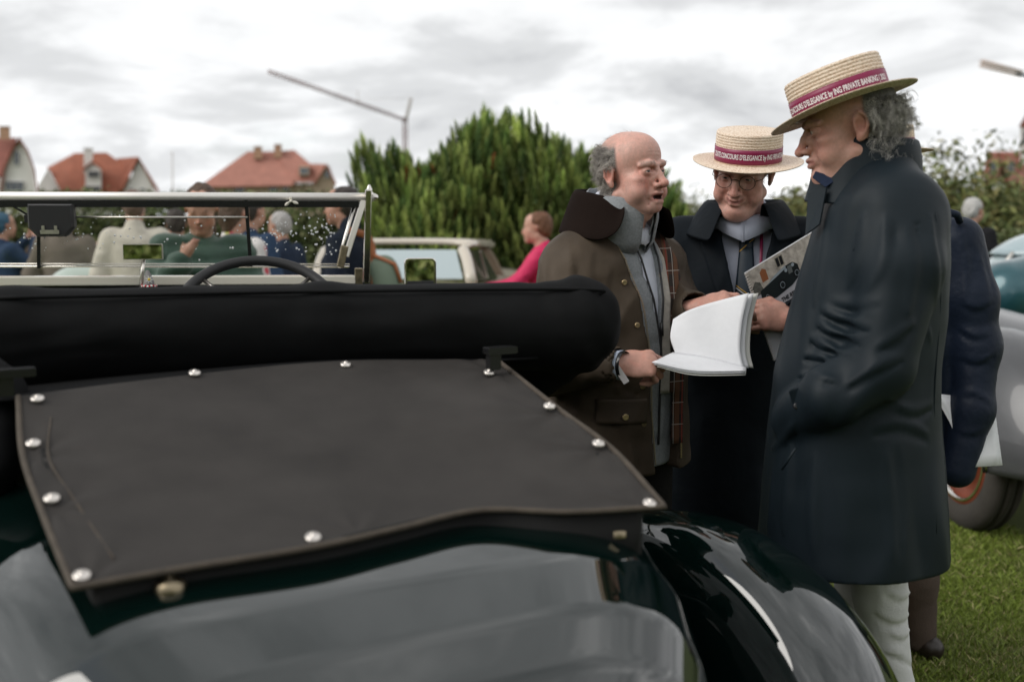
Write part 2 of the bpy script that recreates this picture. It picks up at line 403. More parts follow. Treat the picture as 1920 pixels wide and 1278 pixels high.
def grass(n, x0, x1, y0, y1, seed, hmin, hmax):
    r = np.random.default_rng(seed); x = r.uniform(x0, x1, n); y = r.uniform(y0, y1, n); a = r.uniform(0, 6.28, n)
    patch = vnoise(np.stack([x, y, 0 * x], 1).astype(np.float32), 2.2, 3)
    hh = r.uniform(hmin, hmax, n) * (1 + .35 * patch); w = r.uniform(.0016, .0032, n); lean = r.normal(0, .55, (n, 2)) * hh[:, None]
    dx, dy = np.cos(a) * w, np.sin(a) * w; z = np.zeros(n)
    V = np.stack([np.stack([x - dx, y - dy, z], 1), np.stack([x + dx, y + dy, z], 1), np.stack([x + lean[:, 0] * .45 + dx * .6, y + lean[:, 1] * .45 + dy * .6, hh * .62], 1),
                  np.stack([x + lean[:, 0], y + lean[:, 1], hh], 1)], 1).reshape(-1, 3)
    b = np.arange(n)[:, None] * 4; F = np.concatenate([b + [0, 1, 2], b + [0, 2, 3]])
    dry = (r.random(n) < .10 + .30 * np.clip(-patch - .1, 0, 1))[:, None]; g = r.uniform(.55, 1.25, n)[:, None] * (1 + .25 * patch[:, None])
    c = np.where(dry, np.array([.40, .36, .17]), np.array([.215, .28, .05])) * g
    return fmesh('grass', V, F, False, np.repeat(c, 4, 0))
m_grass = mat('grass_blade', (.1, .16, .03), rough=.55, spec=.3, attr=True)
ga = grass(85000, .75, 2.4, 2.7, 5.6, 5, .012, .034)
tag(obj('grass', ga, m_grass), 'short green lawn grass with dry straw bits', 'grass', kind='stuff')

# ------------------------------------------------------------------ the foreground car
YAW = math.radians(27); CX = .44
cY, sY = math.cos(YAW), math.sin(YAW)
def C(x, y, z): x = x + CX; return A(x * cY - y * sY, x * sY + y * cY, z)
CR, CF, CU = A(cY, sY, 0), A(-sY, cY, 0), A(0, 0, 1)
m_paint = mat('green_paint', (.0015, .0065, .0055), rough=.5, coat=1., coat_rough=.012, spec=.0)
MATS['green_paint'].node_tree.nodes['Principled BSDF'].inputs['Coat IOR'].default_value = 1.95
m_canvas = mat('black_canvas', (.0062, .0065, .007), rough=.8, spec=.14, fold=(5, .35, .03, (.6, 1, 2.2), .15), bump=(900, .25, .001), var=(7, .35))
m_cover = mat('tonneau_canvas', (.036, .0325, .030), rough=.7, spec=.25, bump=(1100, .3, .001), var=(6, .30), fold=(3.2, .22, .02, (1, 1, 1), .3))
m_hem = mat('hem_binding', (.070, .056, .043), rough=.85, bump=(500, .4, .001), var=(40, .3))
m_chrome = mat('polished_nickel', (.72, .69, .64), rough=.12, metal=1.)
m_chromew = mat('brushed_nickel', (.80, .76, .70), rough=.28, metal=1., bump=(300, .08, .001))
m_brass = mat('dull_brass', (.30, .25, .17), rough=.35, metal=1., var=(60, .4))
m_snap = mat('nickel_snap', (.78, .73, .68), rough=.32, metal=.85, var=(90, .2))
m_black = mat('black_enamel', (.012, .012, .013), rough=.25, spec=.5)
m_blackm = mat('black_rubber', (.016, .016, .017), rough=.55, bump=(400, .2, .001))
m_ivory = mat('ivory_tone', (.78, .74, .63), rough=.3, coat=.5)
m_mirror = mat('mirror_glass', (.92, .93, .93), rough=.01, metal=1.)
m_tyre = mat('old_tyre', (.05, .047, .043), rough=.85, bump=(120, .3, .002), var=(12, .3))
m_dark = mat('gap_shade_black', (.006, .006, .006), rough=.9)  # matte black standing in for the shade in gaps around the body

car = empty('vintage_car', C(0, 1.6, 0), 'dark green vintage open tourer with black tonneau cover in the foreground', 'car')
# body shell
def body_sec(y):
    T = [(.955, .05, .60, .75), (.965, .20, .70, .70), (.985, .30, .79, .62), (1.015, .37, .865, .55), (1.06, .43, .925, .48), (1.12, .475, .966, .42), (1.22, .515, .998, .37), (1.34, .54, 1.018, .33),
         (1.5, .585, 1.035, .30), (1.8, .60, 1.06, .30), (2.2, .62, 1.09, .32), (2.7, .60, 1.16, .45), (3.05, .57, 1.26, .62), (3.6, .48, 1.2, .6), (4.4, .40, 1.14, .6), (4.9, .34, 1.1, .55)]
    T = np.array(T); return [np.interp(y, T[:, 0], T[:, i]) for i in (1, 2, 3)]
P = []
for y in np.r_[np.linspace(.955, 1.22, 34), np.linspace(1.24, 4.9, 60)]:
    w_, h_, e_ = body_sec(y); row = []
    zb = .34 + .20 * max(0, (1.12 - y)) / .165
    for th in np.linspace(-math.pi / 2, math.pi / 2, 72):
        sx, cz = math.sin(th), max(math.cos(th), 0)
        row.append(C(w_ * math.copysign(abs(sx) ** e_, sx), y, zb + (h_ - zb) * cz ** e_))
    P.append(row)
mb = MB().grid(P, True); mb.build('body', m_paint, car, solid=.01)
# wing over the right and left rear wheel
def wing(side):
    P = []; yc, zc_ = 1.62, .40
    for ph in np.radians(np.linspace(-8, 172, 60)):
        row = []
        for u in np.linspace(0, 1, 22):
            x = .665 + .475 * u; dr = .34 * ((.30 - u) / .30) ** 2.6 if u < .30 else .22 * ((u - .30) / .70) ** 2.3
            r = .465 - dr - .035 * max(0, math.cos(ph)) * 0
            row.append(C(side * x, yc - r * math.cos(ph) * 1.12, zc_ + r * math.sin(ph)))
        P.append(row)
    o = MB().grid(P, True).build('wing', m_paint, car, solid=.006)
    lip = MB().tube([C(side * 1.14, yc - .245 * math.cos(ph) * 1.12, zc_ + .245 * math.sin(ph)) for ph in np.radians(np.linspace(-8, 172, 60))], .007, 8)
    lip.build('rolled_edge', m_paint, o)
wing(1); wing(-1)
for sd in (1, -1): MB().grid([[C(sd * x, y, .50 + .10 * (x - .4)) for y in np.linspace(.99, 2.3, 6)] for x in (.30, .55, .80)], True).build('gap_shade_panel', m_dark, car, solid=.01)  # added dark sheets that blacken the gap between body and wing
for sd in (1, -1):
    c0 = C(sd * .84, 1.62, .36); t = MB().lathe(c0, CR, [(.25, -.07), (.31, -.075), (.345, -.055), (.357, -.02), (.357, .02), (.345, .055), (.31, .075), (.25, .07)], 48)
    w_ = t.build('wheel', m_tyre, car)
    MB().lathe(c0, CR, [(.02, -.03), (.08, -.05), (.2, -.03), (.25, -.05), (.252, .05), (.2, .03), (.08, .06), (.02, .07)], 40).build('rim', m_paint, w_)
# tonneau cover: a Coons patch between four measured edges
def edge(pts, n): return catmull([onz(*p) for p in pts], n)
nu, nv = 132, 84
En = edge([(136, 1100, 1.045), (330, 1066, 1.047), (587, 1024, 1.05), (750, 988, 1.052), (900, 955, 1.055), (1070, 958, 1.05), (1246, 948, 1.05)], nu)
Ef = edge([(34, 742, 1.2), (330, 705, 1.205), (650, 676, 1.21), (930, 672, 1.205)], nu)
El = edge([(136, 1100, 1.045), (80, 962, 1.09), (42, 850, 1.14), (34, 742, 1.2)], nv)
Er = edge([(1246, 948, 1.05), (1150, 842, 1.105), (1043, 762, 1.155), (930, 672, 1.205)], nv)
P = []
for i, u in enumerate(np.linspace(0, 1, nu)):
    row = []
    for j, v in enumerate(np.linspace(0, 1, nv)):
        p = (1 - v) * En[i] + v * Ef[i] + (1 - u) * El[j] + u * Er[j] - ((1 - u) * (1 - v) * En[0] + u * (1 - v) * En[-1] + (1 - u) * v * Ef[0] + u * v * Ef[-1])
        p = p + A(0, 0, -.012 * math.sin(math.pi * u) * math.sin(math.pi * v) + .0016 * math.sin(9 * u + 3 * v) * math.sin(6 * v + 2 * u))
        for su, sv in ((.03, .02), (.42, .02), (.97, .02), (.98, .34), (.98, .62), (.97, .93), (.02, .35), (.02, .66)):
            du, dv = (u - su) * 1.0, (v - sv) * .62; rr = math.hypot(du, dv); an = math.atan2(dv, du)
            p = p + A(0, 0, -.0035 * math.exp(-(rr / .03) ** 2) + .0022 * math.sin(an * 7 + su * 9) * math.exp(-(rr / .13) ** 2) * min(1, rr / .03))
        row.append(p)
    P.append(row)
Pc = np.array(P)
cover = MB().grid(P, True).build('tonneau_cover', m_cover, car, solid=.004, off=-1)
rim_pts = list(El[::-1]) + list(En[1:]) + list(Er[1:])
MB().tube([p + A(0, 0, -.001) for p in rim_pts], .0048, 8).build('hem_binding', m_hem, cover)
MB().grid([[p + A(0, 0, -.003), p + CF * .12 + A(0, 0, -.012), p + CF * .3 + A(0, 0, -.03)] for p in [Ef[0] - CR * .25] + list(Ef) + [Ef[-1] + CR * .1]], True).build('rear_trim', m_canvas, car, solid=.004)
cen = Pc.mean((0, 1)); ins = [p + (cen - p) * .07 for p in rim_pts]
MB().grid([[p + A(0, 0, -.004), p + A(0, 0, -.10)] for p in ins], True).build('coaming_shade', m_dark, car, solid=.006)  # coaming wall in black, painting the shadow gap under the cover edge
sm = MB().tube(list(catmull([Pc[8, 70], Pc[6, 52], Pc[8, 32], Pc[11, 7]], 20) + A(0, 0, .001)), .0016, 5).build('seam', m_hem, cover)
def patchpt(px, py):
    best = None; r = ray(px, py); c = A(0, 0, CAM_H); Q = Pc.reshape(-1, 3) - c
    d = Q - (Q @ r / (r @ r))[:, None] * r; i = np.argmin((d ** 2).sum(1)); return Pc.reshape(-1, 3)[i], i
nrm = unit(np.cross(Pc[74, 35] - Pc[70, 35], Pc[74, 39] - Pc[74, 35]))
if nrm[2] < 0: nrm = -nrm
sb = MB(); sb.lathe((0, 0, 0), (0, 0, 1), [(.0112, 0), (.0112, .0024), (.0100, .0042), (.0065, .0050), (.0038, .0053), (.0032, .0074), (.0018, .0084), (.0001, .0086)], 20)
snap_me = sb.mesh('snap'); snap_me.materials.append(m_snap)
q_n = Vector(nrm).to_track_quat('Z', 'Y')
for px, py in ((153, 1080), (587, 1008), (1218, 944), (1122, 832), (1030, 762), (917, 699), (97, 935), (62, 832), (648, 684), (365, 700), (70, 748)):
    p, _ = patchpt(px, py); t = unit(cen - p); p = onz(px, py, p[2] + .002)
    o = obj('snap', snap_me, None, cover, loc=p); o.rotation_mode = 'QUATERNION'; o.rotation_quaternion = q_n
for px, py, z, s in ((318, 1088, 1.03, 1.0), (1156, 988, 1.012, 1.0), (928, 978, 1.02, .5)):
    p = onz(px, py, z)
    MB().lathe(p, (0, 0, 1), [(.020 * s, -.012), (.020 * s, -.002), (.012 * s, .003), (.005 * s, .006), (.004 * s, .016), (.001, .018)], 18).build('turn_button', m_brass, car)
# folded hood in its black bag
S = SDF()
tops = [onz(-330, 556, 1.355), onz(0, 546, 1.355), onz(600, 535, 1.356), onz(1085, 531, 1.358)]
cs = [p + A(0, .05, -.083) for p in tops]
for a, b in zip(cs[:-1], cs[1:]): S.rc(a, b, .083, .083, .03)
for a, b in zip(cs[:-1], cs[1:]): S.rc(a + A(0, .03, -.035), b + A(0, .02, -.03), .082, .08, .03)
e0 = at(1085, 600, 2.19); S.rc(cs[3], at(1098, 605, 2.22), .083, .066, .04); S.rc(e0, at(1020, 700, 2.30), .07, .05, .05); S.rc(at(1085, 640, 2.26), at(960, 690, 2.32), .06, .05, .05)
S.rc(at(-24, 745, 1.72), at(-22, 880, 1.60), .055, .05, .04); S.rc(at(-60, 700, 1.75), at(-24, 745, 1.72), .06, .055, .04)
ridge = [t + A(0, .01, .002) for t in tops]
def hood_folds(P):
    return (.004 * vnoise(P * np.array([1, 1, 1.6], np.float32), 6, 2) + .0022 * vnoise(P * np.array([.7, 1, 2.5], np.float32), 17, 3)
            + .003 * np.exp(-((P[:, 0] - cs[3][0] + .0) / .10) ** 2) * np.sin(90 * (P[:, 0] + .55 * P[:, 2])))
S.disp(hood_folds)
hood = sobj('folded_hood', S, .009, m_canvas, car)
MB().tube(catmull([tops[1] + A(0, -.012, -.012), tops[2] + A(0, -.012, -.0115), tops[3] + A(0, -.012, -.012), tops[3] + A(.045, .0, -.028), tops[3] + A(.075, .03, -.075)], 60), .004, 6).build('welt', m_canvas, hood)
for px, py, dY in ((938, 656, 1.965), (28, 698, 1.66)):
    p = at(px, py, dY); b = MB(); b.rbox(p, (.032, .014, .007), .003, (CR, CF, CU)); b.rbox(p + CR * -.015 + A(0, 0, -.02), (.012, .010, .018), .004, (CR, CF, CU)); b.build('hood_bracket', m_black, car)
# ---- windscreen on its plane
W0, W1 = onz(690, 362, 1.575), onz(0, 358, 1.575)
wx = unit(W0 - W1); wn = unit(np.cross(wx, CU)); wn = wn if wn[1] < 0 else -wn       # wn points to the camera
def W(px, py, out=0.): return onplane(px, py, W0, wn) + wn * out
def wbar(mb, a, b, half_w, half_d):
    a, b = A(*a), A(*b); d = unit(b - a); s = np.cross(d, wn); mb.box((a + b) / 2, (np.linalg.norm(b - a) / 2, half_w, half_d), (d, s, wn)); return mb
m_rail = mat('satin_nickel', (.86, .83, .78), rough=.42, metal=.6)
fr = empty('windscreen', C(0, 3.0, 1.3)); fr.parent = car; fr.location = Vector(C(0, 3.0, 1.3)) - car.location
MB().tube([W(-110, 368), W(700, 370)], .0145, 14).build('top_rail', m_rail, fr)
b = MB(); wbar(b, W(-110, 382, .004), W(672, 383, .004), .010, .011); b.build('top_channel', m_black, fr)
MB().tube([W(-110, 499), W(655, 500)], .0035, 8).build('pane_rail', m_chrome, fr)
MB().tube([W(-110, 494, .004), W(655, 495, .004)], .0018, 8).build('pane_rail', m_chromew, fr)
b = MB(); wbar(b, W(-110, 527, 0), W(665, 524, 0), .0145, .025); b.build('base_rail', m_ivory, fr, bevel=.004)  # ivory colour stands in for sky reflected along this rail
MB().tube([W(668, 372), W(640, 470), W(636, 502)], .006, 8).build('pane_frame', m_chrome, fr)
b = MB(); wbar(b, W(690, 356, .01), W(686, 530, .01), .0105, .012); b.build('post', m_chrome, fr, bevel=.003)
b = MB(); wbar(b, W(683, 372, .004), W(647, 480, .03), .010, .006); b.build('strut', m_chromew, fr, bevel=.002)
b = MB(); wbar(b, W(645, 460, .03), W(636, 500, .034), .012, .008); b.build('strut_clamp', m_brass, fr, bevel=.003)
b = MB(); wbar(b, W(672, 502, .006), W(672, 548, .006), .013, .008); b.build('post_foot', m_brass, fr, bevel=.003)
MB().lathe(W(692, 362, .008), CU, [(.012, -.01), (.014, 0), (.009, .006), (.010, .012), (.006, .02), (.004, .026), (.0005, .028)], 16).build('finial', m_chrome, fr)
MB().lathe(W(698, 370), wx, [(.014, 0), (.013, .01), (.008, .018), (.0005, .02)], 14).build('end_cap', m_chrome, fr)
b = MB(); wbar(b, W(461, 375, .006), W(470, 500, .006), .0055, .006); b.build('divider', m_black, fr)
b = MB(); wbar(b, W(73, 390, .004), W(73, 503, .004), .0045, .004); b.build('divider', m_black, fr)
MB().tube([W(140, 407, .012), W(464, 407, .012)], .003, 8).build('wiper_rod', m_chromew, fr)
m_glass = bpy.data.materials.new('screen_glass'); m_glass.use_nodes = True; t_ = m_glass.node_tree
for n in list(t_.nodes): t_.nodes.remove(n)
o_ = t_.nodes.new('ShaderNodeOutputMaterial'); mx = t_.nodes.new('ShaderNodeMixShader'); tr = t_.nodes.new('ShaderNodeBsdfTransparent'); gl = t_.nodes.new('ShaderNodeBsdfGlossy')
tr.inputs[0].default_value = (.98, .985, .98, 1); gl.inputs['Roughness'].default_value = .02; fz = t_.nodes.new('ShaderNodeFresnel'); fz.inputs[0].default_value = 1.5
t_.links.new(fz.outputs[0], mx.inputs[0]); t_.links.new(tr.outputs[0], mx.inputs[1]); t_.links.new(gl.outputs[0], mx.inputs[2]); t_.links.new(mx.outputs[0], o_.inputs[0])
glass = MB().add([W(-110, 386), W(668, 386), W(640, 500), W(-110, 500)], [(0, 1, 2, 3)]).build('glass', m_glass, fr)
rg = random.Random(4); dr = MB()
m_drop = mat('raindrop', (.9, .92, .93), rough=.05, spec=1., alpha=.92)  # near-opaque white imitates the bright sky glinting in each drop
for i in range(235):
    px = rg.uniform(-60, 632) if rg.random() < .55 else rg.uniform(470, 632); py = rg.triangular(392, 492, 430); r = rg.choice([.0016, .002, .0024, .003, .0034]) * rg.uniform(.8, 1.2)
    p = W(px, py, .0005); rows = [[p + wn * (r * .55 * math.sin(e)) + r * math.cos(e) * (math.cos(a) * wx + math.sin(a) * CU * (1.15 if math.sin(a) < 0 else 1)) for a in np.linspace(0, 2 * math.pi, 9)[:-1]] for e in (0, .6, 1.2, 1.55)]
    dr.grid(rows, True, False, True)
tag(dr.build('raindrops', m_drop, fr), kind='stuff')
# propeller mascot clipped on the top rail
pc = W(545, 377, .024); b = MB()
for k in range(3):
    a = math.radians(86 + 120 * k + 12); d = math.cos(a) * wx + math.sin(a) * CU; s = np.cross(d, wn)
    L_ = .009 if k == 0 else .021
    rows = [[pc + d * (.003 + L_ * t) + s * (w * sg) + wn * (.0025 * (1 - abs(sg)) + .002 * sg * (1 - t)) for sg in (-1, -.5, 0, .5, 1)] for t, w in ((0, .0012), (.2, .003), (.5, .0048), (.8, .0042), (.95, .002), (1, .0003))]
    b.grid(rows, True)
b.lathe(pc, wn, [(.0045, -.012), (.0045, .001), (.003, .004), (.0003, .005)], 12); b.build('propeller_ornament', m_ivory, fr, solid=.001)
# wiper motor box hanging from the rail
b = MB(); c0 = W(104, 409, .045)
sec = [(-.062, .042), (.062, .042), (.064, .012), (.064, -.028), (.040, -.055), (-.040, -.055), (-.064, -.028), (-.064, .012)]
for (z0, s0), (z1, s1) in ((( -.04, .94), (.03, 1.0)), ((.03, 1.0), (.045, .9))):
    r0 = [c0 + wx * x * s0 + CU * z * s0 + wn * z0 for x, z in sec]; r1 = [c0 + wx * x * s1 + CU * z * s1 + wn * z1 for x, z in sec]; b.grid([r0, r1], False, False, True)
b.add([c0 + wx * x * .9 + CU * z * .9 + wn * .045 for x, z in sec], [tuple(range(8))[::-1]])
b.rbox(W(60, 410, .02), (.016, .012, .012), .003, (wx, wn, CU)); mot = b.build('wiper_motor', m_blackm, fr, bevel=.003)
b = MB(); b.rbox(W(104, 434, .094), (.026, .003, .006), .002, (wx, wn, CU)); b.rbox(W(92, 428, .094), (.004, .003, .009), .002, (wx, wn, CU)); b.rbox(W(115, 428, .094), (.004, .003, .009), .002, (wx, wn, CU)); b.build('switch_lever', m_chromew, mot)
MB().tube([W(0, 388, .01), W(22, 385, .01), W(52, 402, .012)], .003, 6).build('motor_cable', m_black, mot)
# rear view mirror on its stem
mc = W(273, 470, .09); mh = at(272, 470, mc[1]); rv = MB(); mn = unit(unit(A(0, 0, CAM_H) - mc) + unit(A(-1.0, -12.5, 1.9) - mc)); mxv = unit(np.cross(A(0, 0, 1), mn)); mxv = mxv if mxv[0] > 0 else -mxv; mup = np.cross(mn, mxv); mup = mup if mup[2] > 0 else -mup
rv.rbox(mc - mn * .006, (.058, .006, .024), .004, (mxv, mn, mup)); rvo = rv.build('rear_view_mirror', m_chromew, car)
MB().box(mc + mn * .0025, (.0555, .002, .0215), (mxv, mn, mup)).build('mirror_glass', m_mirror, rvo)
MB().tube([mc - mup * .02 - mn * .012, W(268, 540, .07)], .006, 8).build('stem', m_chromew, rvo)
# little knitted edelweiss mascot at the stem
mw = mat('grey_felt', (.30, .29, .29), rough=.95, bump=(300, .5, .002)); mr_ = mat('red_cord', (.55, .03, .05), rough=.8); mwh = mat('white_felt', (.8, .8, .76), rough=.9); mye = mat('yellow_felt', (.8, .55, .05), rough=.9)
mp = W(284, 520, .085); msc = SDF(); msc.rc(mp + A(0, 0, -.012), mp + A(-.004, 0, .022), .016, .007, .01); fm = tag(sobj('felt_mascot', msc, .003, mw, None), 'small grey felt mascot with white edelweiss hanging by the mirror stem', 'mascot')
fl = MB(); fc = mp + wn * .018 + A(.002, 0, 0)
for k in range(7):
    a = 2 * math.pi * k / 7; d = math.cos(a) * wx + math.sin(a) * CU; s = np.cross(d, wn)
    fl.add([fc, fc + d * .006 + s * .0025 + wn * .002, fc + d * .014, fc + d * .006 - s * .0025 + wn * .002], [(0, 1, 2, 3)])
fl.build('flower', mwh, fm); MB().lathe(fc + wn * .001, wn, [(.004, 0), (.003, .002), (.0003, .003)], 8).build('flower_centre', mye, fm)
cp = [mp + A(.021 * math.cos(a), .021 * math.sin(a), -.021 + .0015 * math.sin(6 * a)) for a in np.linspace(0, 2 * math.pi, 25)[:-1]]
for k in range(24):
    MB().tube([cp[k], (cp[k] + cp[(k + 1) % 24]) / 2, cp[(k + 1) % 24]], .0035, 6).build('cord', mr_ if k % 2 else mwh, fm)
# steering wheel
sc_ = at(486, 594, 2.68); sn_ = unit(A(.18, -.64, .72)); u_ = unit(np.cross(A(0, 0, 1), sn_)); v_ = np.cross(sn_, u_)
sw = MB().tube([sc_ + .214 * (math.cos(a) * u_ + math.sin(a) * v_) for a in np.linspace(0, 2 * math.pi, 65)[:-1]], .0145, 12, True).build('steering_wheel', m_blackm, car)
for k in range(4):
    a = math.radians(45 + 90 * k); MB().tube([sc_ - sn_ * .03, sc_ + .212 * (math.cos(a) * u_ + math.sin(a) * v_)], .006, 8).build('spoke', m_chromew, sw)
MB().lathe(sc_ - sn_ * .03, sn_, [(.035, -.01), (.035, .01), (.02, .018), (.0005, .02)], 20).build('hub', m_black, sw)
MB().tube([sc_ - sn_ * .03, sc_ - sn_ * .55], .018, 10).build('column', m_black, sw)
b = MB(); wbar(b, W(-110, 560, -.02), W(680, 560, -.02), .05, .012); b.build('dashboard', m_black, car, bevel=.006)
# door mirror
mc = at(788, 512, 3.25); mn = unit(unit(A(0, 0, CAM_H) - mc) + unit(A(2.2, -13, 2.4) - mc)); mxv = unit(np.cross(A(0, 0, 1), mn)); mxv = mxv if mxv[0] > 0 else -mxv; mup = np.cross(mn, mxv); mup = mup if mup[2] > 0 else -mup
sm_ = MB(); sm_.rbox(mc - mn * .012, (.052, .012, .050), .016, (mxv, mn, mup), 5); smo = sm_.build('door_mirror', m_chrome, car, bevel=.003)
MB().rbox(mc + mn * .001, (.044, .002, .042), .013, (mxv, mn, mup), 5).build('mirror_glass', m_mirror, smo)
MB().tube([mc - mn * .02 - mup * .03, C(.60, 3.0, 1.2)], .007, 8).build('stem', m_chrome, smo)
# ------------------------------------------------------------------ foliage
def shoots(n, shape, seed, L0, L1, needles=16, wid=.018, cols=((.13, .19, .05), (.22, .28, .08), (.07, .12, .035), (.27, .32, .10), (.16, .21, .06)), dead=.006, tilt=.75):
    """upright needle tufts spread through a crown; shape(r) -> (points, outward)"""
    r = np.random.default_rng(seed); P, out = shape(r, n); up = np.array([0, 0, 1.]) + tilt * out + r.normal(0, .12, (n, 3)); up /= np.linalg.norm(up, axis=1)[:, None]
    a = np.cross(up, r.normal(0, 1, (n, 3))); a /= np.linalg.norm(a, axis=1)[:, None]; b = np.cross(up, a); Ln = r.uniform(L0, L1, n)
    ci = r.integers(0, len(cols), n); base = np.array(cols)[ci] * r.uniform(.7, 1.35, (n, 1))
    base = base * (1 + .55 * vnoise(P.astype(np.float32), 2.6, seed + 3) + .25 * vnoise(P.astype(np.float32), 6., seed + 4))[:, None]
    dd = r.random(n) < dead; base[dd] = np.array([.22, .05, .015])
    Vs = []; Cs = []
    for k in range(needles):
        ang = k * 2.399; t = k / (needles - 1); d = np.cos(ang) * a + np.sin(ang) * b
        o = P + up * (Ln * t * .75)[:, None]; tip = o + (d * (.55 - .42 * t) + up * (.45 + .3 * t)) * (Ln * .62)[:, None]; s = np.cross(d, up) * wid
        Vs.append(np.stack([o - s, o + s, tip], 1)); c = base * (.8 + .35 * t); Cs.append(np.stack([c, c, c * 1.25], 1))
    V = np.concatenate(Vs, 1).reshape(-1, 3); Cc = np.concatenate(Cs, 1).reshape(-1, 3); F = np.arange(len(V)).reshape(-1, 3)
    return V, F, Cc
def leaves(n, shape, seed, s0, s1, cols, droop=.3):
    r = np.random.default_rng(seed); P, out = shape(r, n); nr = out * .6 + r.normal(0, .6, (n, 3)); nr[:, 2] += .4; nr /= np.linalg.norm(nr, axis=1)[:, None]
    a = np.cross(nr, r.normal(0, 1, (n, 3))); a /= np.linalg.norm(a, axis=1)[:, None]; b = np.cross(nr, a); s = r.uniform(s0, s1, (n, 1))
    V = np.stack([P - a * s, P + b * s * .45 + nr * s * .12, P + a * s, P - b * s * .45 + nr * s * .12], 1).reshape(-1, 3)
    F = np.arange(len(V)).reshape(-1, 4); F = np.concatenate([F[:, [0, 1, 2]], F[:, [0, 2, 3]]])
    c = np.array(cols)[r.integers(0, len(cols), n)] * r.uniform(.65, 1.4, (n, 1)); return V, F, np.repeat(c, 4, 0)
def dome(rx, ry, h, lump=.25, seed=0, fill=.35, lobes=9, z0=.05):
    rl = np.random.default_rng(seed + 50); lc = rl.normal(0, 1, (lobes, 3)); lc[:, 2] = np.abs(lc[:, 2]); lc /= np.linalg.norm(lc, axis=1)[:, None]; la = rl.uniform(-.6, 1, lobes) * lump
    def f(r, n):
        d = r.normal(0, 1, (n, 3)); d[:, 2] = np.abs(d[:, 2]); d /= np.linalg.norm(d, axis=1)[:, None]
        m = 1 + sum(la[i] * np.exp((d @ lc[i] - 1) * 9) for i in range(lobes))
        q = np.where(r.random(n) < fill, r.uniform(.35, .95, n), r.uniform(.9, 1.03, n)) * m
        P = d * q[:, None] * np.array([rx, ry, h - z0]); P[:, 2] = z0 + np.maximum(P[:, 2], 0) ; return P, d
    return f
def ball(rx, ry, rz, cz, lump=.3, seed=0, fill=.5, lobes=14):
    rl = np.random.default_rng(seed + 90); lc = rl.normal(0, 1, (lobes, 3)); lc /= np.linalg.norm(lc, axis=1)[:, None]; la = rl.uniform(-.9, 1, lobes) * lump
    def f(r, n):
        d = r.normal(0, 1, (n, 3)); d /= np.linalg.norm(d, axis=1)[:, None]; m = 1 + sum(la[i] * np.exp((d @ lc[i] - 1) * 8) for i in range(lobes))
        q = np.where(r.random(n) < fill, r.uniform(.3, .95, n), r.uniform(.88, 1.05, n)) * m
        P = d * q[:, None] * np.array([rx, ry, rz]); P[:, 2] += cz; return P, d
    return f
def slab(lx, ly, h, z0=0., seed=0):
    def f(r, n):
        P = np.stack([r.uniform(-lx, lx, n), r.uniform(-ly, ly, n), r.uniform(z0, h, n)], 1); k = r.random(n); d = r.normal(0, .3, (n, 3))
        P[k < .45, 1] = -ly + r.normal(0, .05, (k < .45).sum()); d[k < .45, 1] -= 1; t = (k > .45) & (k < .75); P[t, 2] = h + r.normal(0, .05, t.sum()); d[t, 2] += 1
        P[:, 2] += .10 * vnoise(P.astype(np.float32), 1.3, seed) * (P[:, 2] > h * .8); return P, d / np.linalg.norm(d, axis=1)[:, None]
    return f
m_leaf = mat('foliage', (.06, .1, .03), rough=.6, spec=.3, attr=True); m_bark = mat('bark', (.10, .075, .05), rough=.9, bump=(30, .6, .01), var=(9, .3))
def plant(name, label, cat, pos, arr, trunk, group=None):
    o = empty(name, pos, label, cat, group); V, F, Cc = arr; cr = obj('crown', fmesh('crown', V, F, False, Cc), m_leaf, o, loc=pos)
    t = MB()
    for pts, r0, r1 in trunk: t.tube(catmull(pts, 8), list(np.linspace(r0, r1, 8)), 7)
    obj('trunk', t.mesh('trunk'), m_bark, o, loc=pos); return o
def limbs(seed, h, spread, n=6, r0=.07):
    r = random.Random(seed); out = [([(0, 0, -.05), (r.uniform(-.05, .05), 0, h * .35), (r.uniform(-.1, .1), 0, h * .8)], r0, r0 * .3)]
    for i in range(n):
        a = r.uniform(0, 6.28); s = spread * r.uniform(.6, 1); z = h * r.uniform(.1, .4); out.append(([(0, 0, z), (s * .5 * math.cos(a), s * .5 * math.sin(a), z + h * .2), (s * math.cos(a), s * math.sin(a), z + h * r.uniform(.3, .5))], r0 * .5, r0 * .12))
    return out
PINES = [(868, 11.5, .78, 1.80, 1, 'tallest bushy green pine behind the cream car'), (778, 11.2, .64, 1.66, 2, 'bushy green pine rising beside the windscreen post'),
         (950, 11.9, .72, 1.80, 3, 'bushy green pine right of the tallest one'), (1035, 11.6, .74, 1.90, 4, 'darker bushy pine behind the woman in pink'), (1110, 12.0, .78, 2.0, 5, 'bushy pine half hidden behind the bald man'),
         (702, 12.6, .30, 1.42, 6, 'small slim pine just right of the windscreen corner'), (1185, 12.3, .6, 1.25, 7, 'low pine hidden behind the bald man in the brown jacket')]
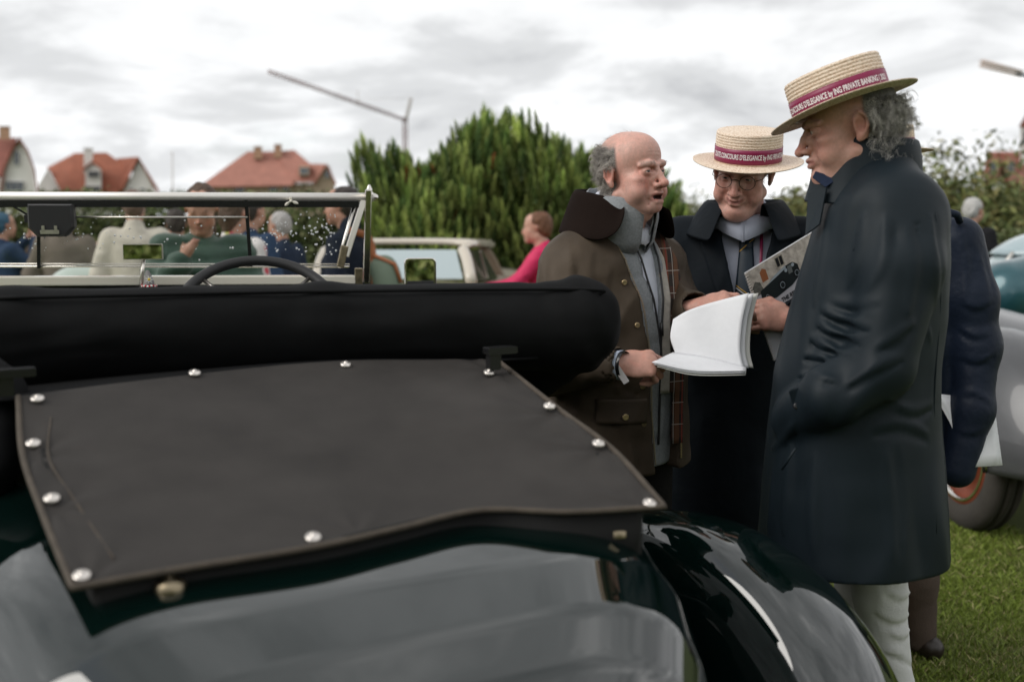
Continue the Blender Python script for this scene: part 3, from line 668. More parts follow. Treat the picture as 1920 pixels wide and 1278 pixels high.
for px, Y, R, h, sd, lb in PINES:
    p = at(px, 405, Y); p[2] = 0; n = int(3600 * R * h / 1.4)
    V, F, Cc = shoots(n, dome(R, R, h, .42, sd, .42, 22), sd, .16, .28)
    rr = np.random.default_rng(sd + 7)
    def leaders(r, n_):
        a = r.uniform(0, 6.28, n_); q = R * .62 * np.sqrt(r.random(n_)); k = r.integers(0, n_ // 14, n_); ak = a[k]; qk = q[k]; t = r.random(n_)
        x, y = qk * np.cos(ak), qk * np.sin(ak); zt = h * np.sqrt(np.maximum(1 - (qk / R) ** 2, .1)); return np.stack([x + r.normal(0, .03, n_) * (1 - t), y + r.normal(0, .03, n_) * (1 - t), zt + t * .20 - .03], 1), np.zeros((n_, 3))
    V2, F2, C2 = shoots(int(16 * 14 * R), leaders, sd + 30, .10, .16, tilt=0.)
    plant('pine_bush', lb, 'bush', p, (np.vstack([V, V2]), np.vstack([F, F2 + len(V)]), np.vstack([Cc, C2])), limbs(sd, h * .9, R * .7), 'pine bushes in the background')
GR = ((.12, .155, .055), (.16, .185, .075), (.09, .12, .045), (.18, .185, .08))
for px, lb, n in ((150, 'clipped green hedge seen through the left part of the windscreen', 16000), (560, 'clipped green hedge seen through the right windscreen pane', 12000)):
    p = at(px, 405, 13.5); p[2] = 0; lx = 2.2 if px < 300 else 1.6
    o = empty('hedge', p, lb, 'hedge'); V, F, Cc = leaves(n, slab(lx, .5, 1.70), px, .03, .06, GR); obj('foliage', fmesh('foliage', V, F, False, Cc), m_leaf, o, loc=p)
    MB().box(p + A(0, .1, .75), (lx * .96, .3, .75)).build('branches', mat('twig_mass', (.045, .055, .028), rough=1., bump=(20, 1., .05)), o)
YG = ((.17, .18, .06), (.13, .15, .05), (.22, .20, .075), (.09, .12, .04))
for px, Y, rx, top, sd, lb in ((1775, 14, 1.1, 2.50, 1, 'loose green tree left of the red house on the right'), (1860, 15, .9, 2.1, 2, 'dark leafy shrub in front of the red house on the right'), (1690, 15, .8, 2.2, 6, 'leafy tree half hidden behind the tall man in the straw hat'), (1495, 17, .8, 2.10, 3, 'yellow green trees seen between the two straw hats'), (1255, 26, 1.6, 2.3, 4, 'distant olive green tree between the bald man and the straw hat'), (1920, 13, .8, 1.6, 5, 'olive bush at the right edge beneath the brick house')):
    p = at(px, 405, Y); p[2] = 0; ls = limbs(sd, top * .9, rx * .8, 8, .05)
    sp = [(A(*q[0][2]) * .95) for q in ls]
    def clump(r, n, sp=sp, rx=rx, top=top):
        k = r.integers(0, len(sp) + 3, n); P, d = ball(rx * .95, rx * .95, top * .46, top * .52, .4, sd)(r, n)
        m = k < len(sp); P[m] = np.array(sp)[k[m]] + r.normal(0, 1, (m.sum(), 3)) * np.array([rx * .26, rx * .26, top * .10]); return P, d
    plant('leafy_tree', lb, 'tree', p, leaves(9500, clump, sd + 20, .035, .075, YG if sd != 2 else GR), ls)
p = at(1960, 405, 11); p[2] = 0; o = empty('hedge', p, 'low clipped hedge above the teal car on the right', 'hedge'); V, F, Cc = leaves(6000, slab(1.0, .3, 1.24), 77, .025, .05, GR); obj('foliage', fmesh('foliage', V, F, False, Cc), m_leaf, o, loc=p)
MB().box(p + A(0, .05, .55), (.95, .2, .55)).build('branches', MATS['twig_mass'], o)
# trees behind the photographer: they show only as reflections in the paint and the mirrors
src = None
for i, (x, y) in enumerate(((-9, -12), (-5, -13.5), (-1.2, -12.5), (2.6, -13), (6.5, -12), (10, -10.5))):
    p = A(x, y, 0); lb = 'leafy tree behind the photographer, mirrored in the car'
    if src is None:
        ls = limbs(3, 3.4, 1.5, 8, .1); src = plant('leafy_tree', lb, 'tree', p, leaves(14000, ball(2.1, 1.7, 2.0, 2.1, .4, 8), 31, .07, .14, ((.28, .34, .09), (.20, .28, .07), (.34, .36, .12))), ls, 'trees behind the photographer'); o = src
    else: o = copy_tree(src); o.location = p
    s = (1, 1.25, .9, 1.15, 1.3, 1.)[i]; o.scale = (s, s, s * (.9 + .05 * i)); o.rotation_euler = (0, 0, i * 1.3)

# ------------------------------------------------------------------ houses far behind
m_tile_o = mat('orange_roof_tiles', (.31, .105, .060), rough=.8, var=(1.3, .25), bump=(3, .4, .05)); m_tile_p = mat('pink_roof_tiles', (.36, .16, .12), rough=.8, var=(1.1, .2), bump=(3, .4, .05)); m_tile_r = mat('red_brown_tiles', (.24, .085, .062), rough=.8, var=(1.3, .25))
m_white = mat('white_render', (.70, .69, .66), rough=.8, var=(.8, .08)); m_beige = mat('beige_brick', (.40, .31, .23), rough=.85, var=(2.5, .2)); m_chim = mat('chimney_brick', (.42, .26, .17), rough=.85, var=(3, .2)); m_brick = mat('red_brick', (.26, .10, .075), rough=.85, var=(2.5, .2))
m_pane = mat('window_glass', (.05, .065, .08), rough=.08, spec=.8); m_trim = mat('white_trim', (.72, .71, .69), rough=.5)
class House:
    def __init__(s, name, label, px, Y, turn=0):
        s.b = at(px, 405, Y); s.b[2] = 0; s.k = Y / FPX; s.Y = Y; s.px = px; s.c, s.n = math.cos(turn), math.sin(turn); s.o = empty(name, s.b, label, 'house')
    def X(s, px): return (px - s.px) * s.k
    def Z(s, py): return CAM_H + (405 - py) * s.k
    def p(s, px, py, d=0.):
        return at(px, py, s.Y + d)
    def g(s, px, d, z): x = s.X(px); return s.b + A(x * s.c - d * s.n, x * s.n + d * s.c, z)
    def prism(s, name, m, front, depth, d0=0., solid=0, parent=None):
        """polygon seen from the camera (px,py) pushed back by depth"""
        n = len(front); V = [s.p(x, y, d0) for x, y in front] + [s.p(x, y, d0 + depth) for x, y in front]
        b = MB().add(V, [tuple(range(n))[::-1], tuple(range(n, 2 * n))] + [(i, (i + 1) % n, n + (i + 1) % n, n + i) for i in range(n)]); return b.build(name, m, parent or s.o)
    def faces(s, name, m, V, Fc, th=.18): return MB().add(V, Fc).build(name, m, s.o, solid=th)
    def window(s, x0, y0, x1, y1, d=0., cols=2):
        w = s.prism('window', m_pane, [(x0, y0), (x1, y0), (x1, y1), (x0, y1)], .12, d - .10); t = .35
        f = MB()
        for (a, b_, c_, e) in ((x0 - t, y0 - t, x1 + t, y0 + t), (x0 - t, y1 - t, x1 + t, y1 + t), (x0 - t, y0, x0 + t, y1), (x1 - t, y0, x1 + t, y1)) + tuple((x0 + (x1 - x0) * k / cols - t * .6, y0, x0 + (x1 - x0) * k / cols + t * .6, y1) for k in range(1, cols)):
            V = [s.p(a, b_, d - .18), s.p(c_, b_, d - .18), s.p(c_, e, d - .18), s.p(a, e, d - .18), s.p(a, b_, d), s.p(c_, b_, d), s.p(c_, e, d), s.p(a, e, d)]
            f.add(V, [(0, 1, 2, 3), (0, 4, 5, 1), (3, 2, 6, 7), (0, 3, 7, 4), (1, 5, 6, 2)])
        f.build('window_frame', m_trim, w); return w
    def chimney(s, x0, x1, y0, y1, m, d=2., parent=None):
        c = s.prism('chimney', m, [(x0, y0), (x1, y0), (x1, y1), (x0, y1)], .9, d); s.prism('chimney_cap', m, [(x0 - .8, y0 - 1.6), (x1 + .8, y0 - 1.6), (x1 + .8, y0), (x0 - .8, y0)], 1.1, d - .1, parent=c)
H = House('gabled_house', 'white house with gambrel gable and dark red roof at the far left', 30, 95)
H.prism('wall', m_white, [(-8, 500), (68, 500), (68, 362), (62, 320), (50, 285), (36, 263), (21, 285), (8, 320), (2, 362), (-8, 362)], 9)
V = [H.p(x, y, d) for x, y in ((73, 362), (66, 318), (53, 282), (36, 257)) for d in (-.5, 9.5)] + [H.p(x, y, d) for x, y in ((36, 257), (20, 282), (5, 318), (-2, 362)) for d in (-.5, 9.5)]
H.faces('roof', m_tile_r, V, [(0, 1, 3, 2), (2, 3, 5, 4), (4, 5, 7, 6), (8, 9, 11, 10), (10, 11, 13, 12), (12, 13, 15, 14)])
V = [H.p(-60, 330, 1), H.p(12, 330, 1), H.p(30, 258, 4.5), H.p(-60, 258, 4.5)]; H.faces('roof', m_tile_r, V, [(0, 1, 2, 3)]); H.prism('wall', m_white, [(-60, 500), (2, 500), (2, 330), (-60, 330)], 6, 1.2)
H.chimney(-2, 19, 238, 262, m_chim, 2.5); H.window(26, 284, 36, 309, 0, 1); H.window(10, 340, 44, 357, 0, 3)
H = House('gabled_house', 'white house with bright orange roof and tall white chimney', 180, 105)
H.prism('wall', m_white, [(80, 500), (285, 500), (285, 357), (80, 357)], 8, .5)
V = [H.p(92, 318, 3.0), H.p(118, 366, -.4), H.p(246, 366, -.4), H.p(228, 306, 3.4), H.p(200, 286, 4.2), H.p(140, 287, 4.2), H.p(88, 314, 8), H.p(262, 366, 8.5)]
H.faces('roof', m_tile_o, V, [(0, 1, 2, 3, 4, 5), (5, 4, 7, 6), (4, 3, 2, 7), (0, 5, 6)])
H.prism('wall', m_white, [(72, 500), (116, 500), (116, 362), (90, 316), (72, 345)], 6, 1.6)
H.prism('wall', m_white, [(232, 500), (292, 500), (292, 360), (261, 301), (232, 357)], 6, -.6)
V = [H.p(259, 297, -1.0), H.p(230, 358, -1.), H.p(220, 352, 4), H.p(220, 300, 5), H.p(295, 362, -1.), H.p(296, 358, 5)]; H.faces('roof', m_tile_o, V, [(0, 1, 2, 3), (0, 3, 5, 4)])
H.chimney(157, 174, 279, 325, m_white, -.2); H.prism('dormer', m_white, [(160, 362), (190, 362), (190, 318), (175, 307), (160, 318)], 2.5, -.8)
H.faces('roof', m_tile_o, [H.p(175, 303, -1.1), H.p(157, 319, -1.1), H.p(157, 319, 2), H.p(175, 303, 2), H.p(193, 319, -1.1), H.p(193, 319, 2)], [(0, 1, 2, 3), (0, 3, 5, 4)])
H.window(165, 321, 186, 332, -.8, 2); H.window(158, 349, 188, 358, -.8, 3); H.window(241, 353, 250, 357, -.6, 1); H.window(262, 353, 272, 357, -.6, 1)
H = House('manor_house', 'large beige house with pink hipped roof and two chimneys', 500, 100)
H.prism('wall', m_beige, [(384, 500), (548, 500), (548, 346), (384, 346)], 9, .6)
V = [H.p(372, 350, 0), H.p(550, 347, 0), H.p(527, 284, 4.6), H.p(464, 284, 4.6), H.p(372, 350, 9.5), H.p(556, 347, 9.5)]; H.faces('roof', m_tile_p, V, [(0, 1, 2, 3), (0, 3, 4), (1, 5, 2), (3, 2, 5, 4)])
H.prism('wall', m_beige, [(546, 500), (628, 500), (628, 344), (618, 312), (606, 312), (590, 344), (546, 344)], 7, 1.2)
V = [H.p(520, 286, 4.4), H.p(552, 284, 5.), H.p(580, 308, 3.), H.p(590, 343, .6), H.p(545, 343, .6)]; H.faces('roof', m_tile_p, V, [(0, 1, 2, 3, 4)])
V = [H.p(572, 308, 2.8), H.p(614, 308, 1.), H.p(632, 346, .7), H.p(612, 312, .8), H.p(590, 347, .7), H.p(632, 346, 8)]; H.faces('roof', m_tile_p, V, [(0, 1, 3, 4), (1, 2, 5)])
H.chimney(476, 491, 276, 298, m_chim, 3.); H.chimney(514, 528, 272, 296, m_chim, 3.4)
H.prism('dormer', m_chim, [(560, 330), (580, 330), (580, 311), (560, 311)], 2., .6); H.window(562, 314, 578, 326, .6, 2); H.window(609, 320, 618, 333, 1.2, 1)
for a, b_ in ((440, 457), (505, 520), (530, 541)): H.window(a, 349, b_, 362, .6, 2)
H = House('brick_house', 'red brick house with white gable at the right edge', 1890, 78)
H.prism('wall', m_brick, [(1846, 520), (2010, 520), (2010, 330), (1846, 330)], 8, 1.)
V = [H.p(1842, 334, .6), H.p(2015, 334, .6), H.p(2000, 286, 5), H.p(1852, 286, 5)]; H.faces('roof', m_tile_r, V, [(0, 1, 2, 3)])
for a in (1851, 1884): H.prism('dormer', m_tile_p, [(a, 333), (a + 24, 333), (a + 24, 297), (a + 12, 287), (a, 297)], 3, .2); H.window(a + 6, 303, a + 18, 326, .2, 1)
V = [H.p(1848, 290, 4.2), H.p(1960, 290, 4.2), H.p(1956, 284, 6), H.p(1852, 284, 6)]; H.faces('roof', m_tile_o, V, [(0, 1, 2, 3)])
H.prism('wall', m_white, [(1859, 520), (1893, 520), (1893, 374), (1885, 343), (1861, 343)], 3, -2.4); H.window(1872, 355, 1884, 372, -2.4, 1)
V = [H.p(1858, 343, -2.8), H.p(1935, 300, -1), H.p(1990, 372, -2.6), H.p(1886, 341, -2.8)]; H.faces('roof', m_tile_r, [H.p(1884, 338, -2.8), H.p(1930, 316, 1), H.p(2010, 370, -2.8), H.p(1896, 378, -2.8)], [(0, 1, 2, 3)]); H.prism('wall', m_brick, [(1893, 520), (2010, 520), (2010, 365), (1893, 365)], 3, -2.2)
H.prism('tower', m_white, [(1913, 330), (1945, 330), (1945, 238), (1913, 238)], 3, 3.); H.prism('roof', m_tile_r, [(1910, 238), (1948, 238), (1929, 205)], 3.4, 2.8); H.window(1918, 246, 1925, 270, 3., 1)
# cranes and a mast
m_steel = mat('faded_red_steel', (.20, .085, .070), rough=.6, var=(.4, .4)); m_steelw = mat('pale_steel', (.55, .50, .46), rough=.6)
def lattice(mb, a, b, w, bays, r):
    a, b = A(*a), A(*b); d = unit(b - a); s = unit(np.cross(d, A(0, 1, 0))); y = A(0, 1, 0); cor = [s * w / 2 + y * w / 2, s * w / 2 - y * w / 2, -s * w / 2]
    for c in cor: mb.tube([a + c, b + c], r, 5)
    for i in range(bays):
        p, q = a + (b - a) * i / bays, a + (b - a) * (i + 1) / bays
        for j in range(3): mb.tube([p + cor[j], q + cor[(j + 1) % 3]], r * .6, 4)
cr = empty('tower_crane', [*at(760, 405, 160)[:2], 0], 'red tower crane with long sloping jib above the pine bushes', 'crane')
b = MB(); lattice(b, at(502, 134, 150), at(762, 226, 160), .42, 30, .075); b.build('jib', m_steel, cr)
b = MB(); lattice(b, [*at(760, 405, 160)[:2], 0], at(760, 224, 160), .62, 24, .08); b.build('mast', m_steel, cr)
b = MB(); lattice(b, at(761, 226, 160), at(771, 184, 160), .3, 5, .09); b.tube([at(771, 184, 160), at(672, 186, 156)], .02, 4); b.tube([at(671, 168, 156), at(671, 196, 156)], .05, 4); b.build('tower_head', m_steelw, cr)
cr = empty('tower_crane', [*at(1935, 405, 150)[:2], 0], 'pale crane jib reaching in at the upper right edge', 'crane')
b = MB(); lattice(b, at(1838, 119, 150), at(1916, 140, 150), .75, 12, .16); b.build('jib', mat('crane_cream', (.66, .52, .46), rough=.6), cr)
b = MB(); lattice(b, [*at(1935, 405, 150)[:2], 0], at(1935, 120, 150), 1., 26, .12); b.tube([at(1905, 138, 150), at(1990, 160, 150)], .3, 6); b.build('mast', mat('crane_blue', (.10, .13, .16), rough=.6), cr)
p0 = at(323, 405, 70); p0[2] = 0; b = MB().tube([p0, at(323, 287, 70)], [.06, .035], 6); b.lathe(at(323, 287, 70), CU, [(.09, -.05), (.09, .0), (.02, .08)], 8); tag(b.build('flag_pole', m_steelw), 'thin bare pole between the orange and the pink roofs', 'pole')
# ------------------------------------------------------------------ people
def frame(o, fwd, up=(0, 0, 1)):
    """4x4: local x = subject's right, y = forward, z = up"""
    f = unit(fwd); u = A(*up); u = unit(u - np.dot(u, f) * f); r = np.cross(f, u); M = np.eye(4); M[:3, 0] = r; M[:3, 1] = f; M[:3, 2] = u; M[:3, 3] = o; return M
def rotm(ax, ang):
    return np.array(Matrix.Rotation(ang, 3, Vector(ax)))
def head_sdf(S, M, q, fine=True):
    """head in local metres: eyes at z=0, face towards +y, x = subject's right"""
    s0 = S.M; S.M = np.array(M); g = q.get
    jw, ck, nl, dc, op = g('jaw', .054), g('cheek', .0), g('nose', 1.), g('chin2', 0.), g('open', 0.)
    S.el((0, -.018, .034), (.076, .098, .088), k=.01); S.el((0, .032, .050), (.066, .060, .062), k=.02)
    S.el((0, .030, -.030), (.063 + ck * .5, .058, .078), k=.012); S.el((0, .026, -.076), (jw - .002, .054, .036), k=.012)
    S.rc((jw * .93, -.002, -.058), (.016, .070, -.100), .017, .016, .014); S.rc((-jw * .93, -.002, -.058), (-.016, .070, -.100), .017, .016, .014)
    S.el((0, .0790, -.1005), (.020, .0165, .0155), k=.012)
    sm = g('smile', 0.)
    for sx in (-1, 1):
        S.el((sx * .047, .058, -.022), (.020, .024, .016), k=.014); S.el((sx * (.041 + ck), .053 + ck * .4, -.056), (.023, .028, .028), k=.016)
        if sm: S.el((sx * .036, .075, -.036), (.016, .013, .013), k=.012)
        S.el((sx * .034, .100, .003), (.019, .017, .0125), k=.012, sub=True)
        S.chain([(sx * .010, .0925, .0190), (sx * .030, .0920, .0215), (sx * .051, .074, .0165)], [.0070, .0080, .0065], .010)
        S.el((sx * .032, .0785, .0005), (.0155, .0150, .0135), k=.004)
    dn = g('droop', 0.) * .004
    S.chain([(0, .0915, .014), (0, .1030, -.012), (0, .1110 * (.5 + nl * .5), -.034 - dn)], [.0070, .0085, .0110 * nl], .008)
    S.el((0, .1140 * (.5 + nl * .5), -.0365 - dn), (.0112 * nl, .0110 * nl, .0098 * nl), k=.006)
    for sx in (-1, 1): S.el((sx * .0135 * nl, .1020, -.0410), (.0080 * nl, .0105 * nl, .0075 * nl), k=.005)
    for sx in (-1, 1): S.el((sx * .013, .0865, -.018), (.012, .0125, .020), k=.008)
    # muzzle, lips
    S.el((0, .081, -.063), (.027, .0165, .021), k=.012)
    zl = -.0650
    S.chain([(-.0255, .0835, zl - .001 + sm), (-.010, .0985, zl + .0032), (0, .1000, zl + .0020), (.010, .0985, zl + .0032), (.0255, .0835, zl - .001 + sm)], [.0032, .0050, .0048, .0050, .0032], .004)
    S.chain([(-.0225, .083, zl - .0055 - op * .5 + sm), (-.010, .0955, zl - .0100 - op), (.010, .0955, zl - .0100 - op), (.0225, .083, zl - .0055 - op * .5 + sm)], [.0034, .0058, .0058, .0034], .004)
    if op > .002: S.el((0, .081, zl - .016 - op), (.024, .014, .012), k=.012)
    if fine:
        if op > .002: S.el((0, .0985, zl - .0035 - op * .46), (.0185, .020, .0016 + op * .44), k=.002, sub=True)
        else: S.chain([(-.025, .0895, zl - .0033 + sm), (-.012, .1005, zl - .0038 + sm * .2), (0, .1045, zl - .0038), (.012, .1005, zl - .0038 + sm * .2), (.025, .0895, zl - .0033 + sm)], [.0012, .0018, .0020, .0018, .0012], .002, True)
        for sx in (-1, 1):
            lid = g('lid', .0040)
            S.el((sx * .032, .0960, -.0005), (.0128, .014, lid), k=.0018, sub=True)
            S.chain([(sx * .0265, .0985, -.034), (sx * .0345, .0910, -.050), (sx * .0390, .0800, -.072)], [.0016, .0022, .0012], .008, True)         # fold from nose to mouth corner
            S.chain([(sx * .018, .0955, -.0125), (sx * .033, .0945, -.0175), (sx * .049, .079, -.0110)], [.0010, .0014, .0008], .005, True)    # bag under the eye
            S.chain([(sx * .022, .0975, .0085), (sx * .034, .0960, .0100), (sx * .050, .079, .0045)], [.0008, .0009, .0006], .004, True)
            S.el((sx * .0072, .1085, -.0465), (.0034, .0045, .0024), k=.003, sub=True)
            S.rc((sx * .0275, .080, -.080), (sx * .026, .078, -.094), .0010, .0010, .008, True)
    # ears
    for sx in (-1, 1):
        R = rotm((0, 0, 1), sx * -.32) @ rotm((1, 0, 0), -.22)
        S.el((sx * .0795, -.014, -.004), (.0065, .0185, .0320), R, k=.008)
        if fine:
            S.chain([(sx * .0790, .002, .010), (sx * .0850, -.010, .0275), (sx * .0885, -.0265, .016), (sx * .0870, -.0265, -.006), (sx * .0830, -.016, -.024)], [.0035, .0042, .0044, .004, .0055], .004)
            S.el((sx * .0895, -.011, -.002), (.0100, .0090, .0165), R, k=.004, sub=True)
            S.el((sx * .0800, -.0095, -.030), (.0058, .0085, .0095), k=.006)
    if dc: S.el((0, .030, -.112), (.050, .050, .020 + dc), k=.03); S.el((0, .052, -.120), (.030, .030, .014 + dc), k=.02)
    S.M = s0
    return S
def head_color(M, q):
    Mi = np.linalg.inv(M).astype(np.float32); skin = np.array(q.get('skin', (.52, .315, .24)), np.float32)
    hair = np.array(q.get('hair', (.30, .28, .26)), np.float32); hf = q.get('hairmask'); zl = -.0650; op = q.get('open', 0.)
    def f(V):
        L_ = V @ Mi[:3, :3].T + Mi[:3, 3]; x, y, z = L_[:, 0], L_[:, 1], L_[:, 2]; ax = np.abs(x); n1 = vnoise(V, 55, 4); n2 = vnoise(V, 170, 5); n3 = vnoise(V, 420, 6)
        G = lambda cx, cy_, cz, r: np.exp(-(((ax - cx) ** 2 + (y - cy_) ** 2 + (z - cz) ** 2) / r ** 2))
        c = np.tile(skin, (len(V), 1)); red = .75 * G(0, .116, -.037, .016) + .55 * G(.044, .07, -.04, .030) + .55 * G(.083, -.014, -.004, .03) + .25 * G(0, .085, -.10, .025) + .22 * np.clip(n1, 0, 1) + .12 * np.clip(n2, 0, 1)
        red = np.clip(red * q.get('ruddy', 1.), 0, 1)[:, None]; c = c * (1 - red * np.array([.08, .36, .40], np.float32))
        c *= (1 + .10 * n1 + .09 * n2 + .09 * n3)[:, None]
        sp = (np.clip(vnoise(V, 130, 9) - .68, 0, 1) * .7)[:, None]; c = c * (1 - sp * np.array([.4, .5, .5], np.float32))
        lip = np.clip(1.5 - (np.abs(z - (zl - .003 - op * .5) - q.get('smile', 0.) * np.clip(ax / .024, 0, 1) ** 2) / (.0085 + op * .55)) ** 2 * 1.5, 0, 1) * np.clip((.0265 - ax) / .004, 0, 1) * (y > .080) * np.clip((y - .078) / .01, 0, 1); lip = lip[:, None] * .8
        c = c * (1 - lip) + np.array([.36, .135, .115], np.float32) * lip
        ins = ((np.abs(z - (zl - .004 - op * .45)) < .0004 + op * .46) & (ax < .019) & (y < .0945) & (y > .07))[:, None] & (op > .002); c = np.where(ins, np.array([.05, .012, .012], np.float32), c)
        lidc = G(.032, .092, .0, .017)[:, None] * .25; c = c * (1 - lidc * np.array([.25, .4, .35], np.float32))
        nost = (((ax - .0075) / .0042) ** 2 + ((y - .112) / .006) ** 2 + ((z + .0465) / .0030) ** 2 < 1)[:, None]; c = np.where(nost, c * .35, c)
        br = np.exp(-((z - .0225 - .05 * (.03 - np.abs(ax - .03)) ) / .0050) ** 2) * np.clip((ax - .010) / .006, 0, 1) * np.clip((.056 - ax) / .008, 0, 1) * (y > .05) * np.clip(.75 + n3, 0, 1); br = br[:, None] * q.get('brow', .7)
        c = c * (1 - br) + hair * .8 * br
        if q.get('stubble'):
            st = q['stubble'] * np.clip((-.040 - z) / .02, 0, 1) * np.clip((y + .02) / .03, 0, 1) * (ax > 0) * (1 - lip[:, 0]) * np.clip(.6 + n3, 0, 1); c = c * (1 - st[:, None]) + np.array([.33, .27, .24], np.float32) * st[:, None]
        if hf is not None:
            m = np.clip(hf(x, y, z), 0, 1)[:, None]; c = c * (1 - m) + hair * (.55 + .45 * n3[:, None] * .6) * m
        return np.clip(c, 0, 1)
    return f
def hand_sdf(S, M, side=1, curl=(.5, .6, .5), spread=.06, thumb=((.030, .022, -.012), (.052, .050, -.018), (.054, .082, -.022)), sc=1., fing=None):
    """hand: origin wrist, +y to the fingers, +z back of the hand, thumb on +x*side"""
    s0 = S.M; S.M = np.array(M); k = .008
    S.rc((0, -.02 * sc, 0), (0, .012 * sc, 0), .025 * sc, .025 * sc, .012)
    S.el((0, .048 * sc, 0), (.040 * sc, .050 * sc, .0150 * sc), k=.016); S.el((side * .022 * sc, .032 * sc, -.006 * sc), (.020 * sc, .032 * sc, .016 * sc), k=.014)
    S.el((0, .078 * sc, .002 * sc), (.040 * sc, .016 * sc, .0120 * sc), k=.012)
    lens = ((.044, .027, .021), (.048, .030, .022), (.044, .028, .021), (.034, .021, .019)); xs = (.0285, .0095, -.0100, -.0285); ys = (.084, .088, .085, .077); rr = (.0092, .0094, .0090, .0080)
    for i in range(4):
        x = xs[i] * side * sc; p = A(x, ys[i] * sc, 0); c = curl if fing is None else fing[i]; a = 0; az = side * spread * (1.5 - i); pts = [A(x * .85, .05 * sc, 0), p]
        for j in range(3):
            a += c[j]; d = A(math.sin(az) * math.cos(a), math.cos(az) * math.cos(a), -math.sin(a)); p = p + d * lens[i][j] * sc; pts.append(p)
        r = rr[i] * sc; S.chain(pts, [r * 1.0, r * 1.06, r * .98, r * .90, r * .78], .0045); S.el(pts[1], (r * 1.1, r * 1.15, r * 1.1), k=.006)
    th = [A(t[0] * side, t[1], t[2]) * sc for t in thumb]; S.chain([A(side * .012, .010, -.006) * sc] + th, [.015 * sc, .0135 * sc, .0108 * sc, .0085 * sc], .008)
    S.M = s0; return S
m_skin = mat('skin', (.5, .3, .2), rough=.46, spec=.40, attr=True, sss=.10, bump=(480, .30, .0016), fold=(70, .16, .003, (1, 1, 1.8), .0))
def eye(M, sx, parent, gaze=(0, 1, 0), iris=(.10, .13, .13)):
    g = unit(gaze); b = []; c = []; r = .0126; u = unit(np.cross(g, A(0, 0, 1))); v = np.cross(u, g); rows = []; cols = []
    for e in list(np.linspace(0, .52, 9)) + list(np.linspace(.56, 1.7, 8)):
        rows.append([(np.array(M) @ np.r_[A(sx * .032, .0790, .0005) + r * (math.cos(e) * g + math.sin(e) * (math.cos(a) * u + math.sin(a) * v)), 1])[:3] for a in np.linspace(0, 2 * math.pi, 17)[:-1]])
        cc = (.006, .006, .006) if e < .19 else (iris if e < .47 else (.62, .57, .54)); cols += [cc] * 16
    mb = MB().grid(rows, True, False, True); V = np.array(mb.v); F = np.array(mb.f); obj('eye', fmesh('eye', V, F, True, np.array(cols)), mat('eye', (.6, .6, .6), rough=.08, spec=.6, attr=True), parent)
def strands(name, roots, nrm, n, length, rad, curl, grav, m, parent, seed, col=(.4, .38, .36), lead=None, seg=9, freq=55., vary=.45, flat=.45, clumps=0, pull=.75):
    """hair as thin curled tubes growing from points on the scalp, gathered into locks"""
    r = np.random.default_rng(seed); k = r.integers(0, len(roots), n); P = roots[k] + r.normal(0, .0012, (n, 3)); nn = nrm[k]
    if clumps:
        ck = r.integers(0, len(roots), clumps); cP, cN = roots[ck], nrm[ck]; own = np.argmin(((P[:, None] - cP[None]) ** 2).sum(2), 1)
        rc_ = r.normal(0, .35, (clumps, 3))[own]; ax = r.normal(0, 1, (clumps, 3))[own] + r.normal(0, .12, (n, 3)); ph = r.uniform(0, 6.28, clumps)[own] + r.normal(0, .35, n); fr = freq * (1 + vary * r.uniform(-1, 1, clumps))[own]; lk = r.uniform(.65, 1.25, clumps)[own]; nn = cN[own] * .8 + nn * .2; tone = r.uniform(.6, 1.35, clumps)[own]
    else: rc_ = r.normal(0, .35, (n, 3)); ax = r.normal(0, 1, (n, 3)); ph = r.uniform(0, 6.28, n); fr = freq * (1 + vary * r.uniform(-1, 1, n)); lk = 1.; tone = np.ones(n)
    d = nn + rc_
    if lead is not None: d = d * flat + lead
    d /= np.linalg.norm(d, axis=1)[:, None]; Ln = length * lk * r.uniform(.8, 1.15, n); u = np.cross(d, ax); u /= np.linalg.norm(u, axis=1)[:, None]; w = np.cross(d, u); pts = []
    for i in range(seg):
        t = i / (seg - 1); s = (Ln * t)[:, None]; a = (ph + fr * Ln * t)[:, None]; cr = curl * min(1, t * 2.2)
        b0 = P if not clumps else P + (cP[own] - P) * min(1, t * 1.6) * pull
        pts.append(b0 + d * s * .75 + cr * (np.cos(a) * u + np.sin(a) * w) - cr * (np.cos(ph)[:, None] * u + np.sin(ph)[:, None] * w) * min(1, t * 2) + np.array([0, 0, -1.]) * grav * s * s / length)
    pts = np.stack(pts, 1); tn = np.gradient(pts, axis=1); tn /= np.linalg.norm(tn, axis=2)[..., None] + 1e-9
    e1 = np.cross(tn, r.normal(0, 1, (n, 1, 3))); e1 /= np.linalg.norm(e1, axis=2)[..., None] + 1e-9; e2 = np.cross(tn, e1)
    rd = (rad * np.linspace(1, .35, seg))[None, :, None]; V = np.stack([pts + rd * (math.cos(a) * e1 + math.sin(a) * e2) for a in (0, 2.094, 4.188)], 2).reshape(-1, 3)
    base = (np.arange(n) * seg * 3)[:, None, None]; ii = (np.arange(seg - 1) * 3)[None, :, None]; F = []
    for q in range(3):
        q2 = (q + 1) % 3; F.append(np.concatenate([base + ii + q, base + ii + q2, base + ii + 3 + q2, base + ii + 3 + q], 2).reshape(-1, 4))
    c = np.array(col) * r.uniform(.6, 1.35, (n, 1)) * tone[:, None]; return obj(name, fmesh(name, V, np.concatenate(F), True, np.repeat(c, seg * 3, 0)), m, parent)
m_hair = mat('hair', (.4, .38, .36), rough=.45, spec=.4, attr=True)
